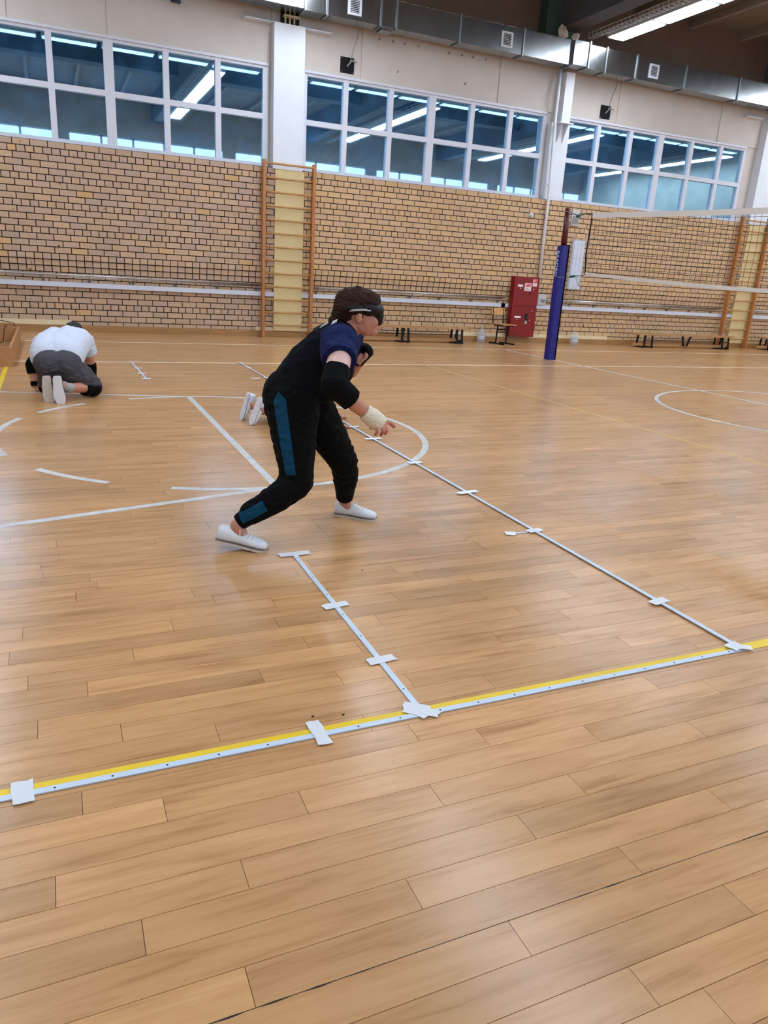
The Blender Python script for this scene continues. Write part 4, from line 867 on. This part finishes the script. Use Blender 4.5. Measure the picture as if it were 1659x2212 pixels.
blob('wrist_band', [('f', w1((-.216, -6.335, .095)), .038, w1((-.214, -6.345, .050)), .036)], 'pad_black', kn, .005, 2)
blob('finger_wrap', [('e', w1((-.150, -6.345, .024)), (.034, .03, .020))], 'tape_w', kn, .004, 2, squash=floor_clip)
blob('sock', chain(W((.10, -6.905, .12), (.055, -6.955, .13), (.03, -6.985, .16)), [.046, .046, .044], 'f'), 'sock', kn, .005, 3)
shoe('shoe', kn, pose(w1((-.012, -7.065, .245)), w1((.006, -7.052, .008)), (.25, 1, .1)), .25, 'shoe_black', 'shoe', False)
shoe('shoe', kn, pose(w1((-.098, -6.985, .235)), w1((-.085, -6.965, .008)), (.05, 1, .1)), .245, 'shoe_black', 'sole', False)

# ---- person kneeling behind the runner
kq = thing('person', 'person in dark clothes and white shoes kneeling hidden behind the runner', 'person', (1.85, -8.1, 0))
def V(*pts):
    o_ = Vector((1.85, -8.1, 0)); return [tuple(Vector(p)-o_) for p in pts]
def v1(p): return V(p)[0]
qb = chain(V((1.76, -8.09, .28), (1.88, -8.12, .36), (2.02, -8.15, .40), (2.10, -8.16, .41)), [.10, .10, .10, .06])+[('e', v1((2.165, -8.17, .42)), (.09, .075, .095)), ('e', v1((2.20, -8.17, .375)), (.055, .052, .06)), ('c', v1((2.245, -8.17, .385)), .009, v1((2.25, -8.17, .36)), .012), ('c', v1((2.10, -8.16, .44)), .055, v1((2.14, -8.17, .43)), .055)]
qb += chain(V((2.0, -8.06, .45), (2.03, -7.99, .43), (2.17, -7.93, .24), (2.285, -7.985, .045)), [.06, .056, .044, .030])+chain(V((2.0, -8.24, .45), (2.02, -8.31, .42), (2.09, -8.40, .22), (2.145, -8.405, .045)), [.06, .056, .044, .030])
for hx, hy, dx, dy in ((2.29, -7.985, 1, .0), (2.155, -8.402, 1, .05)):
    qb += [('e', v1((hx+.03, hy, .020)), (.042, .038, .016))]
    for i in range(4):
        k_ = (i-1.5)*.017; f0 = Vector((hx+.055, hy+k_, .017)); qb += chain([v1(f0), v1(f0+Vector((.034, k_*.25, .006))), v1(f0+Vector((.060-.005*abs(i-1), k_*.35, -.004)))], [.0098, .009, .008])
    qb += chain([v1((hx+.01, hy-.03, .018)), v1((hx+.05, hy-.055, .014))], [.011, .009])
qb += chain(V((1.76, -8.03, .24), (1.96, -7.98, .08), (1.55, -7.96, .12), (1.52, -7.95, .14)), [.085, .058, .038, .035])+chain(V((1.76, -8.14, .24), (1.98, -8.2, .08), (1.60, -8.175, .12), (1.555, -8.17, .14)), [.085, .058, .038, .035])
blob('body', qb, 'skin_tan', kq, .006, 3, squash=floor_clip)
blob('hair', [('e', v1((2.15, -8.17, .45)), (.098, .083, .082))], 'hair_black', kq, .006, 2, wrinkle=.006, wscale=.04)
qs = []
for s_ in (-1, 1): qs += chain(V((1.76, -8.09+.06*s_, .30), (1.88, -8.12+.065*s_, .35), (2.0, -8.15+.07*s_, .40), (2.04, -8.15+.05*s_, .41)), [.10, .105, .10, .085])
qs += chain(V((2.0, -8.06, .44), (2.03, -8.0, .42), (2.12, -7.95, .30)), [.09, .078, .065])+chain(V((2.0, -8.24, .44), (2.03, -8.31, .41), (2.07, -8.37, .30)), [.09, .076, .064])
blob('sweatshirt', qs, 'shirt_black', kq, .007, 6, wrinkle=.008, wscale=.09)
qp = []
for y in (-8.04, -8.14): qp += [('c', v1((1.75, y, .25)), .115, v1((1.78, y, .30)), .10)]
qp += chain(V((1.76, -8.03, .23), (1.96, -7.98, .10), (1.70, -7.965, .09), (1.59, -7.96, .11)), [.11, .08, .066, .048])+chain(V((1.76, -8.14, .23), (1.98, -8.2, .10), (1.74, -8.18, .09), (1.63, -8.175, .11)), [.11, .08, .066, .048])
blob('trousers', qp, 'pants', kq, .007, 6, wrinkle=.008, wscale=.08, squash=floor_clip)
blob('sleeve_end', chain(V((2.11, -7.955, .30), (2.20, -7.945, .18), (2.262, -7.975, .075)), [.052, .048, .040]), 'shirt_black', kq, .006, 3); blob('sleeve_end', chain(V((2.06, -8.37, .29), (2.10, -8.40, .18), (2.135, -8.404, .075)), [.052, .048, .040]), 'shirt_black', kq, .006, 3)
shoe('shoe', kq, pose(v1((1.492, -7.955, .238)), v1((1.432, -7.945, .010)), (1, .0, .1)), .245, 'shoe', 'shoe', False); shoe('shoe', kq, pose(v1((1.545, -8.185, .235)), v1((1.462, -8.165, .008)), (1, .12, .1)), .245, 'shoe', 'shoe', False)
